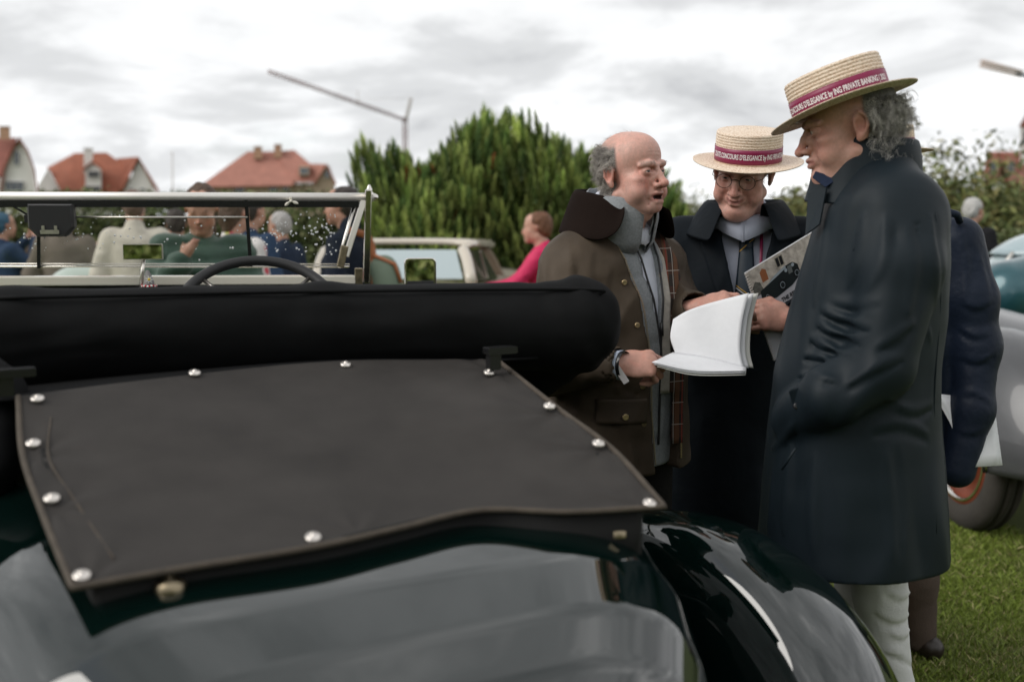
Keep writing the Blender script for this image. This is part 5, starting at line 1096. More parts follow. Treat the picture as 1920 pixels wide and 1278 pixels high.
jk = sobj('jacket', Jk, .0066, m_wax, man1, None, 1)
def jcp(ph):
    t = (ph / 2.6) ** 2; e = math.sqrt(max(0., 1 - max(0., (abs(ph) - 1.90) / .58) ** 2)) * .9 + .1; top_ = .122 - .062 * t; dr = .115 * e
    return [(.002, -.015), (.005, top_ * .5), (.009, top_ - .006), (.015, top_), (.022, top_ - .004), (.026 + .010 * e, top_ - dr * .4), (.034 + .016 * e + .008 * t, top_ - dr * .75), (.038 + .022 * e + .012 * t, top_ - dr)]
jcl = collar(B1, .008, 1.43, .088, .098, (-142, 142), jcp, .10, 72, xo=.018); MB().grid(jcl, True).build('collar', m_cord, man1, solid=.005, sub=1)
m_tart = bpy.data.materials.new('tartan_lining'); m_tart.use_nodes = True; t_ = m_tart.node_tree; bs = t_.nodes['Principled BSDF']; tcn = t_.nodes.new('ShaderNodeTexCoord'); sx_ = t_.nodes.new('ShaderNodeSeparateXYZ'); t_.links.new(tcn.outputs['Object'], sx_.inputs[0])
def band_node(sock, sc, w):
    a = t_.nodes.new('ShaderNodeMath'); a.operation = 'MULTIPLY'; a.inputs[1].default_value = sc; t_.links.new(sock, a.inputs[0]); b = t_.nodes.new('ShaderNodeMath'); b.operation = 'FRACT'; t_.links.new(a.outputs[0], b.inputs[0]); c = t_.nodes.new('ShaderNodeMath'); c.operation = 'LESS_THAN'; c.inputs[1].default_value = w; t_.links.new(b.outputs[0], c.inputs[0]); return c.outputs[0]
def mixc(f, a, b):
    m = t_.nodes.new('ShaderNodeMix'); m.data_type = 'RGBA'; t_.links.new(f, m.inputs[0])
    for i, v in ((6, a), (7, b)):
        if isinstance(v, tuple): m.inputs[i].default_value = (*v, 1)
        else: t_.links.new(v, m.inputs[i])
    return m.outputs[2]
c_ = mixc(band_node(sx_.outputs[2], 16, .5), (.055, .022, .013), (.020, .013, .010)); c_ = mixc(band_node(sx_.outputs[0], 34, .45), c_, (.12, .050, .022)); c_ = mixc(band_node(sx_.outputs[0], 24, .08), c_, (.22, .03, .02)); c_ = mixc(band_node(sx_.outputs[2], 17, .028), c_, (.42, .38, .34)); c_ = mixc(band_node(sx_.outputs[0], 21, .035), c_, (.42, .38, .34)); t_.links.new(c_, bs.inputs['Base Color']); bs.inputs['Roughness'].default_value = .85
ip = [(z, a - .004, b, y) for z, a, b, y in jp]
MB().grid(strip(B1, .86, 1.43, lambda z: -.012 - wj(z) - .004, lambda z: -.012 - wj(z) + .048 - .020 * (z < 1.0), ip, lambda t, z: .010 - .020 * t), True).build('lining', m_tart, man1, solid=.002)
MB().grid(strip(B1, 1.0, 1.40, lambda z: -.012 - wj(z) + .046, lambda z: -.012 - wj(z) + .072, ip, lambda t, z: -.008 - .010 * t), True).build('scarf', cloth('cream_check_wool', (.42, .39, .35), bump=(300, .4, .003), var=(70, .18)), man1, solid=.003)
m_zipb = mat('brass_zip', (.50, .38, .22), rough=.35, metal=.9)
for sg in (-1, 1):
    pts = [p[0] for p in strip(B1, .82, 1.43, lambda z: -.012 + sg * (wj(z) + .001), lambda z: 0, jp, lambda t, z: .002, 150, 2)]
    tb = MB()
    for i in range(0, len(pts) - 1): tb.box((pts[i] + pts[i + 1]) / 2, (.0022, .0016, .0011), (B1.r, B1.f, CU))
    tg = tb.build('brass_zip', m_zipb, man1); tg['kind'] = 'stuff'
def button(B, x, z, pr, r, m, parent, off=.004, name='button'):
    p = np.array(sorted(pr)); a, b, yc = [np.interp(z, p[:, 0], p[:, i]) for i in (1, 2, 3)]; y = yc + a * math.sqrt(max(.02, 1 - (x / b) ** 2)); n = unit(B.f * y / a ** 2 + B.r * x / b ** 2); MB().lathe(B.J(x, y, z) + n * off, n, [(r, -.004), (r, .0), (r * .8, .0015), (r * .55, .0008), (.0003, .0012)], 16).build(name, m, parent)
for z in (1.30, 1.19, 1.03, .93): button(B1, -.012 + wj(z) + .026, z, jp, .0075, m_zipb, man1)
pk = strip(B1, .935, 1.0, lambda z: .075, lambda z: .185, jp, lambda t, z: .014, 8, 12); MB().grid(pk, True).build('pocket_flap', m_wax, man1, solid=.006); button(B1, .125, .955, jp, .009, m_zipb, man1, .022)
# cuff and wrist tag
dW = unit(Wr - Er_); MB().lathe(Wr + dW * .004, dW, [(.036, -.03), (.0365, .0), (.037, .008), (.034, .008), (.033, -.02)], 24).build('shirt_cuff', cloth('pale_blue_cotton', (.50, .56, .68)), man1); MB().lathe(Wr + dW * .016, dW, [(.0345, -.004), (.036, 0), (.0345, .006)], 24).build('wristband', m_black, man1)
tp = at(1165, 702, 2.385); MB().rbox(tp, (.008, .0008, .024), .002, (unit(A(.7, -.2, .5)), A(0, -1, -.2), unit(A(-.5, 0, .75)))).build('wrist_tag', m_white_print, man1)
m_trk = cloth('black_trousers', (.012, .011, .011)); Tr = SDF()
for sx in (-1, 1): Tr.chain([J(sx * .085, 0, .92), J(sx * .095, .02, .5), J(sx * .092, -.01, .06)], [.105, .082, .072], .04)
sobj('trousers', Tr, .014, m_trk, man1)
for sx in (-1, 1): K = SDF(); K.rc(J(sx * .095, -.05, .035), J(sx * .105, .16, .03), .045, .036, .02); sobj('shoe', K, .012, MATS['dark_leather'], man1)
# open booklet
m_page = mat('white_paper', (.80, .81, .84), rough=.7, var=(60, .03)); m_coverp = mat('card_cover', (.66, .66, .62), rough=.5)
book = empty('booklet', at(1330, 680, 2.46), 'open white booklet held between the balding man and the man in glasses', 'booklet')
def coons(b, t, l, r, nu=24, nv=20):
    b, t, l, r = catmull(b, nu), catmull(t, nu), catmull(l, nv), catmull(r, nv); P = []
    for i, u in enumerate(np.linspace(0, 1, nu)):
        P.append([(1 - v) * b[i] + v * t[i] + (1 - u) * l[j] + u * r[j] - ((1 - u) * (1 - v) * b[0] + u * (1 - v) * b[-1] + (1 - u) * v * t[0] + u * v * t[-1]) for j, v in enumerate(np.linspace(0, 1, nv))])
    return P
up = lambda dx, dY: coons([at(1266, 662, 2.50 + dY), at(1330, 672, 2.465 + dY), at(1395 + dx, 690, 2.44 + dY)], [at(1262, 598, 2.54 + dY), at(1292, 581, 2.535 + dY), at(1345, 564, 2.53 + dY), at(1404 + dx, 549, 2.50 + dY)],
                          [at(1266, 662, 2.50 + dY), at(1257, 632, 2.515 + dY), at(1262, 598, 2.54 + dY)], [at(1395 + dx, 690, 2.44 + dY), at(1388 + dx, 655, 2.455 + dY), at(1392 + dx, 600, 2.48 + dY), at(1404 + dx, 549, 2.50 + dY)])
MB().grid(up(0, 0), True).build('page', m_page, book, solid=.0012); MB().grid(up(9, .009), True).build('page', m_page, book, solid=.003); MB().grid(up(18, .016), True).build('cover', m_coverp, book, solid=.0012)
low = lambda dz, e: coons([at(1222 + e, 681, 2.40) + A(0, 0, dz), at(1300, 697, 2.385) + A(0, 0, dz), at(1398, 697, 2.37) + A(0, 0, dz)], [at(1262, 662, 2.505) + A(0, 0, dz), at(1330, 671, 2.47) + A(0, 0, dz), at(1400, 690, 2.445) + A(0, 0, dz)], [at(1222 + e, 681, 2.40) + A(0, 0, dz), at(1262, 662, 2.505) + A(0, 0, dz)], [at(1398, 697, 2.37) + A(0, 0, dz), at(1400, 690, 2.445) + A(0, 0, dz)], 20, 6)
MB().grid(low(.003, 0), True).build('page', m_page, book, solid=.001); MB().grid(low(-.001, 4), True).build('page', m_page, book, solid=.002); MB().grid(low(-.007, 10), True).build('cover', m_coverp, book, solid=.0015)

# ================= man with round glasses and straw hat
B2 = Body(at(1394, 420, 3.10), (-.22, -.97), .065); J2 = B2.J
man2 = empty('person', B2.b, 'man in straw hat, round glasses and dark coat with tie, facing the camera', 'person')
c2 = at(1393, 321, 3.0); M2 = frame(c2, (-.38, -.85, -.27), (.12, .0, 1)); M2[:3, :3] *= 1.0
hm2 = lambda x, y, z: np.clip((.02 - y) / .01, 0, 1) * np.clip((z + .045 - .4 * np.clip(-y, 0, 1)) / .015, 0, 1) * (1 - np.exp(-(((np.abs(x) - .083) ** 2 + (y + .014) ** 2 + (z + .006) ** 2) / .026 ** 2) ** 2))
q2 = dict(jaw=.062, cheek=.007, nose=1.02, chin2=.003, hair=(.40, .38, .36), skin=(.66, .385, .315), hairmask=hm2, brow=.45, lid=.0022, ruddy=1.15, droop=1., smile=.0075)
S = SDF(); head_sdf(S, M2, q2); S.M = M2; S.rc((0, -.03, -.075), (0, -.05, -.19), .062, .068, .03); S.M = np.eye(4)
W2 = at(1486, 598, 2.66); E2 = J2(-.30, .10, 1.14); W2r, E2r = J2(.16, .30, 1.12), J2(.29, .05, 1.12)
T = SDF(); T.rc(c2 + A(0, .04, -.1), J2(0, -.02, 1.4), .06, .07, .03); T.el(J2(0, -.02, 1.24), (.10, .10, .16), k=.05); T.rc(J2(0, 0, 1.2), J2(0, 0, .95), .10, .11, .05); T.rc(J2(-.18, -.01, 1.35), J2(.18, -.01, 1.35), .05, .05, .02)
for sx, E_, W_ in ((1, E2r, W2r), (-1, E2, W2)): T.chain([J2(sx * .18, -.01, 1.36), E_, W_], [.052, .045, .03], .02)
for sx in (-1, 1): T.chain([J2(sx * .09, 0, .93), J2(sx * .095, .02, .5), J2(sx * .09, 0, .09)], [.08, .055, .042], .03)
H2 = SDF(); hand_sdf(H2, frame(W2, (-.98, -.12, .10), (-.08, -.90, .42)), 1, spread=.02, fing=((.55, 1.25, .9), (.60, 1.25, .9), (.65, 1.25, .9), (.7, 1.2, .8)), thumb=((.030, .030, -.004), (.050, .058, -.010), (.046, .088, -.018)))
hd = main_body(man2, [(S, .0022, c2 - A(.13, .13, .18), c2 + A(.13, .13, .13), head_color(M2, q2)), (T, .014, None, None, plain_skin()), (H2, .0024, None, None, plain_skin((.50, .27, .21)))])
for sx in (-1, 1): eye(M2, sx, man2, (.10, .93, -.30), (.04, .045, .045))
V, Q = hd[0]; Nn = vnormals(V, Q); Mi = np.linalg.inv(M2); Lc = V @ Mi[:3, :3].T + Mi[:3, 3]; sel = (hm2(Lc[:, 0], Lc[:, 1], Lc[:, 2]) > .55) & (Lc[:, 2] < .06); strands('hair', V[sel], Nn[sel], 900, .016, .0004, .002, .3, m_hair, man2, 3, (.42, .40, .37), lead=(-M2[:3, 1] * .4 + A(0, 0, -.5))[None], flat=.3)
gl_ = MB(); m_wire = mat('dark_wire', (.06, .045, .035), rough=.3, metal=.8)
GP = lambda x, y, z: (M2 @ A(x, y, z, 1))[:3]
for sx in (-1, 1):
    gl_.tube([GP(sx * .0335 + .0225 * math.cos(a), .1065 - .10 * abs(.0225 * math.cos(a) * sx + .0335) ** 1.2, -.006 + .0205 * math.sin(a)) for a in np.linspace(0, 2 * math.pi, 33)[:-1]], .0011, 6, True)
    gl_.tube([GP(sx * .056, .100, .000), GP(sx * .072, .085, .004), GP(sx * .082, .02, .010), GP(sx * .083, -.012, .014)], .0010, 5)
gl_.tube([GP(-.011, .1075, -.002), GP(-.005, .114, .003), GP(.005, .114, .003), GP(.011, .1075, -.002)], .0011, 5)
spec = tag(gl_.build('glasses', m_wire, man2)); ln = MB()
for sx in (-1, 1): MB().add([GP(sx * .0335 + .0215 * math.cos(a), .1060 - .10 * abs(.0215 * math.cos(a) * sx + .0335) ** 1.2, -.006 + .0198 * math.sin(a)) for a in np.linspace(0, 2 * math.pi, 25)[:-1]], [tuple(range(24))]).build('lens', m_glass, spec)
Mh = frame(at(1402, 302, 2.99), (-.25, -.95, -.22), (.055, 0, 1)); straw_hat(Mh, man2, .095, .108, .088, .066, (LET, .0205, .54), 1.72, (.006, .048))
# coat, shirt and tie
m_coat = cloth('black_raincoat', (.0058, .0088, .0125), rough=.7, spec=.12, fold=(6, .8, .05, (1.2, 1.2, .4), .1), bump=(30, .3, .008), var=(5, .2)); m_coat3 = cloth('midnight_raincoat', (.0080, .0145, .0200), rough=.56, spec=.24, bump=(600, .3, .001), var=(4, .15), fold=(5.5, .8, .06, (1.2, 1.2, .38), .12))
p2 = [(.52, .20, .25, 0), (.8, .185, .235, 0), (1.0, .180, .232, .01), (1.2, .172, .230, .005), (1.33, .145, .220, -.01), (1.405, .105, .165, -.02), (1.45, .085, .105, -.03)]
K = SDF(); K.loft(B2.lv([(z, y, a, b) for z, a, b, y in p2]), theta=B2.th, folds=lambda z, a: 1 + .022 * np.sin(6 * a + 2 * z) * np.clip((1.1 - z) * 2, 0, 1))
def w2(z): return np.interp(z, [1.06, 1.10, 1.25, 1.36, 1.42, 1.5], [0, .004, .042, .070, .080, .085])
def cut2(P): x, y, z = B2.loc(P); return np.maximum(np.abs(x + .01) - w2(z), np.maximum(-(y - .02), 1.08 - z)).astype(np.float32)
K.fn(cut2, .006, True); K.fn(lambda P: np.linalg.norm((P - J2(0, .0, 1.47).astype(np.float32)) * np.array([1, 1, .6], np.float32), axis=1) - .085, .01, True); 
for sx, E_, W_ in ((1, E2r, W2r), (-1, E2, W2)): d = unit(W_ - E_); K.chain([J2(sx * .185, -.01, 1.345), E_, W_ - d * .02], [.09, .072, .055], .05); K.rc(W_ - d * .05, W_, .04, .04, .004, True)
K.disp(fold_noise(.005, 5, .002, 14, 21)); K.disp(crease(J2(.12, .15, 1.2), (.8, 0, -.6), 45, .005, .16, 5)); K.disp(crease(J2(-.2, .1, 1.25), (.5, .2, 1), 60, .006, .14, 6)); coat2 = sobj('coat', K, .0085, m_coat, man2, None, 1)
def ear_fold(ph): t = (abs(ph) / 2.75) ** 2; return [(.0, -.02), (.006, .045), (.012, .088 - .030 * t), (.020, .090 - .030 * t), (.045 + .022 * t, .045 - .040 * t), (.062 + .05 * t, -.004 - .055 * t)]
MB().grid(collar(B2, .008, 1.405, .096, .104, (-152, 152), ear_fold, .06), True).build('collar', m_coat, man2, solid=.0025, sub=1)
lap = [(z, a + .004, b, y) for z, a, b, y in p2]
for sg in (-1, 1): MB().grid(strip(B2, 1.09, 1.40, lambda z: -.01 + sg * w2(z), lambda z: -.01 + sg * (w2(z) + .012 + .052 * np.interp(z, [1.09, 1.2, 1.36, 1.40], [.1, .8, 1.1, .7])), lap, lambda t, z: .006 * math.sin(math.pi * min(1, t + .2))), True).build('lapel', m_coat, man2, solid=.004)
Sx = SDF(); s2p = [(z, y, a - .028, b - .03) for z, a, b, y in p2 if z > .9]; Sx.loft(B2.lv(s2p), theta=B2.th); Sx.rc(J2(0, -.03, 1.38), J2(0, -.02, 1.44), .080, .076, .03); sobj('shirt', Sx, .010, cloth('grey_blue_shirt', (.42, .45, .54), bump=(300, .2, .002)), man2)
MB().grid(collar(B2, .022, 1.395, .080, .088, (-182, 182), lambda ph: [(0, -.01), (.003, .040 - .010 * (abs(ph) / math.pi) ** 3), (.014, .030 - .010 * (abs(ph) / math.pi) ** 3), (.026 + .02 * max(0, abs(ph) - 2.4), -.004 - .05 * max(0, abs(ph) - 2.3))], .12), True).build('shirt_collar', MATS['grey_blue_shirt'], man2, solid=.002)
m_tie = mat('teal_navy_silk', (.004, .016, .030), rough=.45, bump=(500, .2, .001)); tp2 = [(z, a - .022, b, y) for z, a, b, y in p2]
tie = MB().grid(strip(B2, 1.06, 1.385, lambda z: -.01 - np.interp(z, [1.06, 1.35, 1.36, 1.385], [.040, .020, .022, .026]), lambda z: -.01 + np.interp(z, [1.06, 1.35, 1.36, 1.385], [.040, .020, .022, .026]), tp2, lambda t, z: .006 * math.sin(math.pi * t) + (.010 if z > 1.352 else .004), 44, 9), True).build('tie', m_tie, man2, solid=.003)
m_gold = mat('gold_stripe', (.55, .33, .06), rough=.5); m_silver = mat('silver_stripe', (.6, .6, .6), rough=.5)
for z0, mm in ((1.345, m_gold), (1.210, m_gold), (1.203, m_silver), (1.12, m_gold)):
    P = []
    for t in np.linspace(.03, .97, 9):
        z = z0 + .022 - .040 * t if z0 > 1.3 else z0 - .02 + .040 * t; hw = np.interp(z, [1.06, 1.35, 1.36, 1.385], [.040, .020, .022, .026]); r_ = strip(B2, z, z + .0035, lambda zz: -.01 + hw * (2 * t - 1), lambda zz: 0, tp2, lambda tt, zz: .006 * math.sin(math.pi * t) + (.0115 if z > 1.352 else .0055), 2, 2); P.append([r_[0][0], r_[1][0]])
    MB().grid(P, True).build('tie_stripe', mm, tie, solid=.0004)
em = strip(B2, 1.165, 1.17, lambda z: -.012, lambda z: 0, tp2, lambda t, z: .013, 2, 2)[0][0]; MB().lathe(em, B2.f, [(.011, -.003), (.011, .0), (.008, .0012), (.007, .0004), (.0035, .0004), (.003, .0015), (.0003, .002)], 20).build('medal', m_snap, man2)
for k in range(4): a = k * math.pi / 2; MB().box(em + B2.f * .0014 + (math.cos(a) * B2.r + math.sin(a) * CU) * .006, (.0028, .0008, .0012), (math.cos(a) * B2.r + math.sin(a) * CU, B2.f, np.cross(math.cos(a) * B2.r + math.sin(a) * CU, B2.f))).build('medal_cross', m_black, man2)
MB().grid(strip(B2, 1.14, 1.39, lambda z: -.058 + .13 * max(0, 1.30 - z), lambda z: -.049 + .13 * max(0, 1.30 - z), tp2, lambda t, z: .014, 20, 3), True).build('lanyard', m_band, man2, solid=.001)
Tr = SDF()
for sx in (-1, 1): Tr.chain([J2(sx * .085, 0, .9), J2(sx * .095, .02, .5), J2(sx * .092, -.01, .06)], [.105, .082, .072], .04)
sobj('trousers', Tr, .015, m_trk, man2)
for sx in (-1, 1): K = SDF(); K.rc(J2(sx * .095, -.05, .035), J2(sx * .105, .16, .03), .045, .036, .02); sobj('shoe', K, .012, MATS['dark_leather'], man2)
# spiral bound brochure in his hand
TL, TR, BL = at(1396, 511, 2.70), at(1493, 452, 2.72), at(1452, 676, 2.66); ex, ey = TR - TL, BL - TL; en = unit(np.cross(ex, ey)); en = en if en[1] < 0 else -en; ex = ex * 1.9
mag = empty('brochure', (TL + BL) / 2, 'spiral bound brochure with a vintage car photo held by the man in glasses', 'brochure')
def G_(u, v, o=0.): return TL + ex * u + ey * v + en * o
def quadm(name, m, pts, o, parent=mag, th=.0): return MB().add([G_(u, v, o) for u, v in pts], [tuple(range(len(pts)))]).build(name, m, parent)
mb = MB(); mb.add([G_(0, 0, 0), G_(1, 0, 0), G_(1, 1, 0), G_(0, 1, 0), G_(0, 0, -.006), G_(1, 0, -.006), G_(1, 1, -.006), G_(0, 1, -.006)], [(0, 1, 2, 3), (4, 7, 6, 5), (0, 4, 5, 1), (1, 5, 6, 2), (2, 6, 7, 3), (3, 7, 4, 0)]); mb.build('pages', m_page, mag)
m_stone = mat('printed_stone_wall', (.36, .33, .29), rough=.35, var=(70, .5)); quadm('cover_picture', m_stone, [(.0, .012), (1, .012), (1, .30), (.0, .30)], .0006); quadm('cover_picture', mat('printed_road', (.34, .34, .37), rough=.35, var=(30, .2)), [(0, .30), (1, .30), (1, .62), (0, .62)], .0006); quadm('cover_picture', mat('printed_shrub', (.08, .08, .07), rough=.4, var=(120, .7)), [(.03, .30), (.02, .20), (.06, .15), (.10, .18), (.12, .30)], .0008)
quadm('cover_picture', mat('printed_door', (.23, .085, .035), rough=.35), [(.125, .20), (.125, .09), (.155, .06), (.185, .09), (.185, .20)], .0009); quadm('cover_picture', mat('printed_window_frame', (.24, .22, .18), rough=.35), [(.285, .15), (.285, .035), (.365, .035), (.365, .15)], .0009)
mkp = mat('printed_dark_green', (.008, .012, .013), rough=.35); mgp = mat('printed_grey', (.24, .28, .31), rough=.35); mbk = mat('printed_black', (.006, .006, .007), rough=.35)
for a in (.293, .329): quadm('cover_picture', mbk, [(a, .14), (a, .045), (a + .028, .045), (a + .028, .14)], .0012)
quadm('cover_picture', mkp, [(.07, .38), (.08, .27), (.15, .25), (.24, .20), (.34, .17), (.43, .17), (.47, .22), (.47, .33), (.37, .39), (.2, .42)], .0012); quadm('cover_picture', mgp, [(.15, .252), (.25, .195), (.36, .165), (.36, .192), (.26, .222)], .0015); quadm('cover_picture', mat('printed_radiator', (.10, .11, .11), rough=.3), [(.368, .27), (.372, .185), (.412, .185), (.408, .27)], .0016)
for u, v, r in ((.285, .335, .058), (.125, .365, .045), (.44, .30, .052)):
    for rr_, mm, oo in ((r, mbk, .0018), (r * .62, mgp, .0021), (r * .52, mkp, .0024)): MB().add([G_(u + rr_ * .62 * math.cos(a), v + rr_ * 1.0 * math.sin(a), oo) for a in np.linspace(0, 2 * math.pi, 21)[:-1]], [tuple(range(20))]).build('cover_picture', mm, mag)
for u, v in ((.352, .215), (.425, .20)): MB().add([G_(u + .014 * math.cos(a), v + .020 * math.sin(a), .0024) for a in np.linspace(0, 2 * math.pi, 17)[:-1]], [tuple(range(16))]).build('cover_picture', mgp, mag)
for i, tx in enumerate(('THE RED LABEL', 'SPEED MODELS')):
    me, V = text_mesh(tx, .0155, .0005); exu, eyu = unit(ex), unit(ey); o_t = G_(.37, .478 + .062 * i, .0015); me.vertices.foreach_set('co', np.array([o_t + exu * v[0] * .8 - eyu * v[1] for v in V], np.float32).ravel()); me.update(); me.materials.clear(); obj('lettering', me, mbk, mag)
sp = MB()
for i in range(34):
    c_ = G_(0.01, .02 + .96 * i / 33, -.003); sp.tube([c_ + .0052 * (math.cos(a) * unit(ex) + math.sin(a) * en) + unit(ey) * .0012 * a / 6 for a in np.linspace(0, 2 * math.pi, 13)], .0009, 5)
sp.build('spiral_binding', m_snap, mag)

# ================= tall man in the dark raincoat and straw hat, seen from behind
B3 = Body(at(1640, 345, 2.30), (-.92, .39)); J3 = B3.J
man3 = empty('person', B3.b, 'tall man in long midnight blue raincoat, straw hat and white trousers, back to the camera', 'person')
c3 = at(1592, 240, 2.26); M3 = frame(c3, (-.97, .17, -.14), (.02, .0, 1)); M3[:3, :3] *= .95
hm3 = lambda x, y, z: np.clip((-.018 - y - .3 * np.maximum(-.0 - z, 0)) / .01, 0, 1) * np.clip((z + .10) / .02, 0, 1) * (1 - np.exp(-(((np.abs(x) - .083) ** 2 + (y + .014) ** 2 + (z + .006) ** 2) / .022 ** 2) ** 2))
q3 = dict(jaw=.058, cheek=.002, nose=1.05, chin2=.004, hair=(.30, .285, .26), skin=(.58, .325, .255), hairmask=hm3, brow=.5, ruddy=1.1, droop=1., stubble=.2)
S = SDF(); head_sdf(S, M3, q3); S.M = M3; S.rc((0, -.03, -.075), (0, -.06, -.19), .060, .066, .03); S.M = np.eye(4)
W3, E3 = at(1492, 786, 2.21), at(1655, 690, 2.07)
T = SDF(); T.rc(c3 + A(.03, 0, -.1), J3(0, -.02, 1.5), .06, .07, .03); T.el(J3(0, 0, 1.34), (.10, .10, .16), k=.05); T.rc(J3(0, 0, 1.2), J3(0, 0, .95), .10, .11, .05); T.rc(J3(-.18, -.02, 1.42), J3(.18, -.02, 1.42), .05, .05, .02); T.chain([J3(-.15, -.02, 1.40), E3 + A(.0, .05, .02), W3 + A(.03, .05, 0)], [.042, .034, .026], .02); T.chain([J3(.18, -.02, 1.44), J3(.26, -.02, 1.15), J3(.24, .1, .95)], [.052, .045, .03], .02)
LEG3 = [at(1640, 900, 2.36), at(1650, 1110, 2.36), at(1662, 1560, 2.36)], [at(1612, 900, 2.5), at(1616, 1110, 2.5), at(1625, 1500, 2.5)]
for lg in LEG3: T.chain([J3(0, 0, .98)] + list(lg), [.06, .06, .05, .04], .03)
hd = main_body(man3, [(S, .0022, c3 - A(.135, .135, .19), c3 + A(.135, .135, .11), head_color(M3, q3)), (T, .014, None, None, plain_skin())])
for sx in (-1, 1): eye(M3, sx, man3, (0, .95, -.3))
V, Q = hd[0]; Nn = vnormals(V, Q); Mi = np.linalg.inv(M3); Lc = V @ Mi[:3, :3].T + Mi[:3, 3]; sel = (hm3(Lc[:, 0], Lc[:, 1], Lc[:, 2]) > .5) & (Lc[:, 2] < .055)
strands('hair', V[sel], Nn[sel], 4200, .052, .00030, .0072, .22, m_hair, man3, 3, (.60, .57, .53), lead=(-M3[:3, 1] * .30 + A(0, 0, -.45))[None], seg=11, freq=230., clumps=330, flat=.6, pull=.35)
strands('hair', V[sel], Nn[sel], 900, .034, .00045, .006, .2, m_hair, man3, 4, (.20, .185, .165), lead=(-M3[:3, 1] * .2 + A(0, 0, -.35))[None], seg=9, freq=170., clumps=90)
Mh = frame(at(1579, 199, 2.255), (-.885, .34, -.335), (0, 0, 1)); R_ = np.eye(4); Mh3 = Mh; straw_hat(Mh, man3, .086, .104, .083, .058, (LET, .0180, .54), math.pi - .42, (.003, .043))
rows = [(330, 1575, 1735, .18), (365, 1548, 1768, .22), (400, 1528, 1784, .225), (500, 1502, 1782, .225), (600, 1476, 1772, .22), (700, 1452, 1758, .22), (800, 1440, 1758, .225), (900, 1428, 1764, .23), (1000, 1419, 1769, .235), (1076, 1413, 1772, .24)]
lv3 = []
for py, xl, xr, bb_ in rows:
    hw = (xr - xl) / 2 / FPX * 2.30; aa = math.sqrt(max(.0025, hw ** 2 - (.39 * bb_) ** 2)) / .92; p = at((xl + xr) / 2, py, 2.30); lv3.append((at((xl + xr) / 2, py, 2.30 - .16 * min(1, max(0, (py - 400) / 500)))[2], p[0], p[1], aa, bb_))
zt = lv3[0][0]; lv3.append((zt + .045, lv3[0][1], lv3[0][2], .085, .10)); zh = lv3[-2][0]
K = SDF()
def f3(z, a): return 1 + np.clip((1.25 - z) * 1.3, 0, 1) * (.020 * np.sin(4 * a + 1.2 + 1.5 * z) + .012 * np.sin(9 * a + 2 * z)) + .010 * np.sin(3 * a + 5 * z)
K.loft(lv3, theta=B3.th, folds=f3)
shl = at(1702, 402, 2.14); K.chain([shl + A(0, .03, 0), at(1692, 500, 2.11)], [.088, .080], .05); K.chain([at(1692, 500, 2.11), E3 + A(0, .02, 0), at(1560, 742, 2.09), W3], [.080, .072, .063, .054], .016); K.chain([J3(.2, -.02, 1.43), J3(.27, -.02, 1.15), J3(.24, .08, .95)], [.09, .075, .06], .05)
K.fn(lambda P: np.linalg.norm((P - at(1612, 318, 2.28).astype(np.float32)) * np.array([1, 1, .7], np.float32), axis=1) - .078, .01, True)
K.disp(fold_noise(.0030, 4, .0010, 13, 31))
K.ridge([([(1543, 575), (1571, 592), (1630, 610)], .011, .009), ([(1535, 602), (1559, 620), (1616, 636)], .010, .009), ([(1522, 628), (1543, 645), (1600, 668)], .010, .009), ([(1510, 664), (1545, 668), (1590, 690)], .009, .008), ([(1500, 700), (1540, 705), (1575, 716)], .009, .006),
         ([(1583, 722), (1632, 692), (1690, 664)], .012, .007), ([(1640, 650), (1680, 630), (1712, 600)], .012, .006), ([(1665, 746), (1705, 768), (1746, 754)], .012, .005), ([(1640, 800), (1690, 790), (1740, 812)], .014, .004), ([(1560, 560), (1600, 570), (1650, 562)], .012, .005)])
K.ridge([([(1556, 385), (1545, 470), (1528, 572)], .012, .006), ([(1661, 404), (1657, 486), (1628, 545)], .013, .006), ([(1700, 420), (1712, 520), (1700, 600)], .013, .005), ([(1742, 400), (1756, 500), (1744, 640)], .011, .005), ([(1620, 400), (1612, 470), (1590, 540)], .012, .004),
         ([(1447, 842), (1474, 818), (1490, 790)], .010, .008), ([(1486, 830), (1476, 930), (1470, 1000)], .014, .007), ([(1530, 850), (1526, 950), (1528, 1050)], .016, .005), ([(1660, 840), (1668, 950), (1672, 1050)], .016, .004), ([(1450, 880), (1446, 950), (1440, 1000)], .012, .006)], (1, 0, 0))
def vent(P): x, y, z = B3.loc(P); return np.maximum(np.abs(x + .035) - .0035, np.maximum(y + .08, z - 1.02)).astype(np.float32)
K.fn(vent, .004, True)
coat3 = sobj('raincoat', K, .0054, m_coat3, man3, None, 1)
def st3(ph): t = abs(ph) / math.pi; hh = .088 + .006 * math.cos(ph * .9); return [(.004, -.035), (.003, .03), (.008, hh), (.012, hh + .004), (.018, hh - .004), (.024, .03), (.032, -.03), (.044, -.06)]
def seam(S_, pts, r, m, parent, name='seam'): MB().tube(catmull([S_.hit(*p) for p in pts], 24), r, 5).build(name, m, parent)
seam(K, [(1738, 330), (1757, 420), (1764, 560), (1752, 760), (1756, 1000)], .0016, m_coat3, man3); seam(K, [(1640, 330), (1625, 400), (1600, 470)], .0015, m_coat3, man3); seam(K, [(1420, 1040), (1560, 1050), (1760, 1046)], .0012, m_coat3, man3)
Bc = Body(at(1622, 345, 2.285), (-.92, .39))
MB().grid(collar(Bc, 0, at(1640, 338, 2.28)[2], .080, .094, (-158, 158), st3, .12), True).build('collar', m_coat3, man3, solid=.003, sub=1)
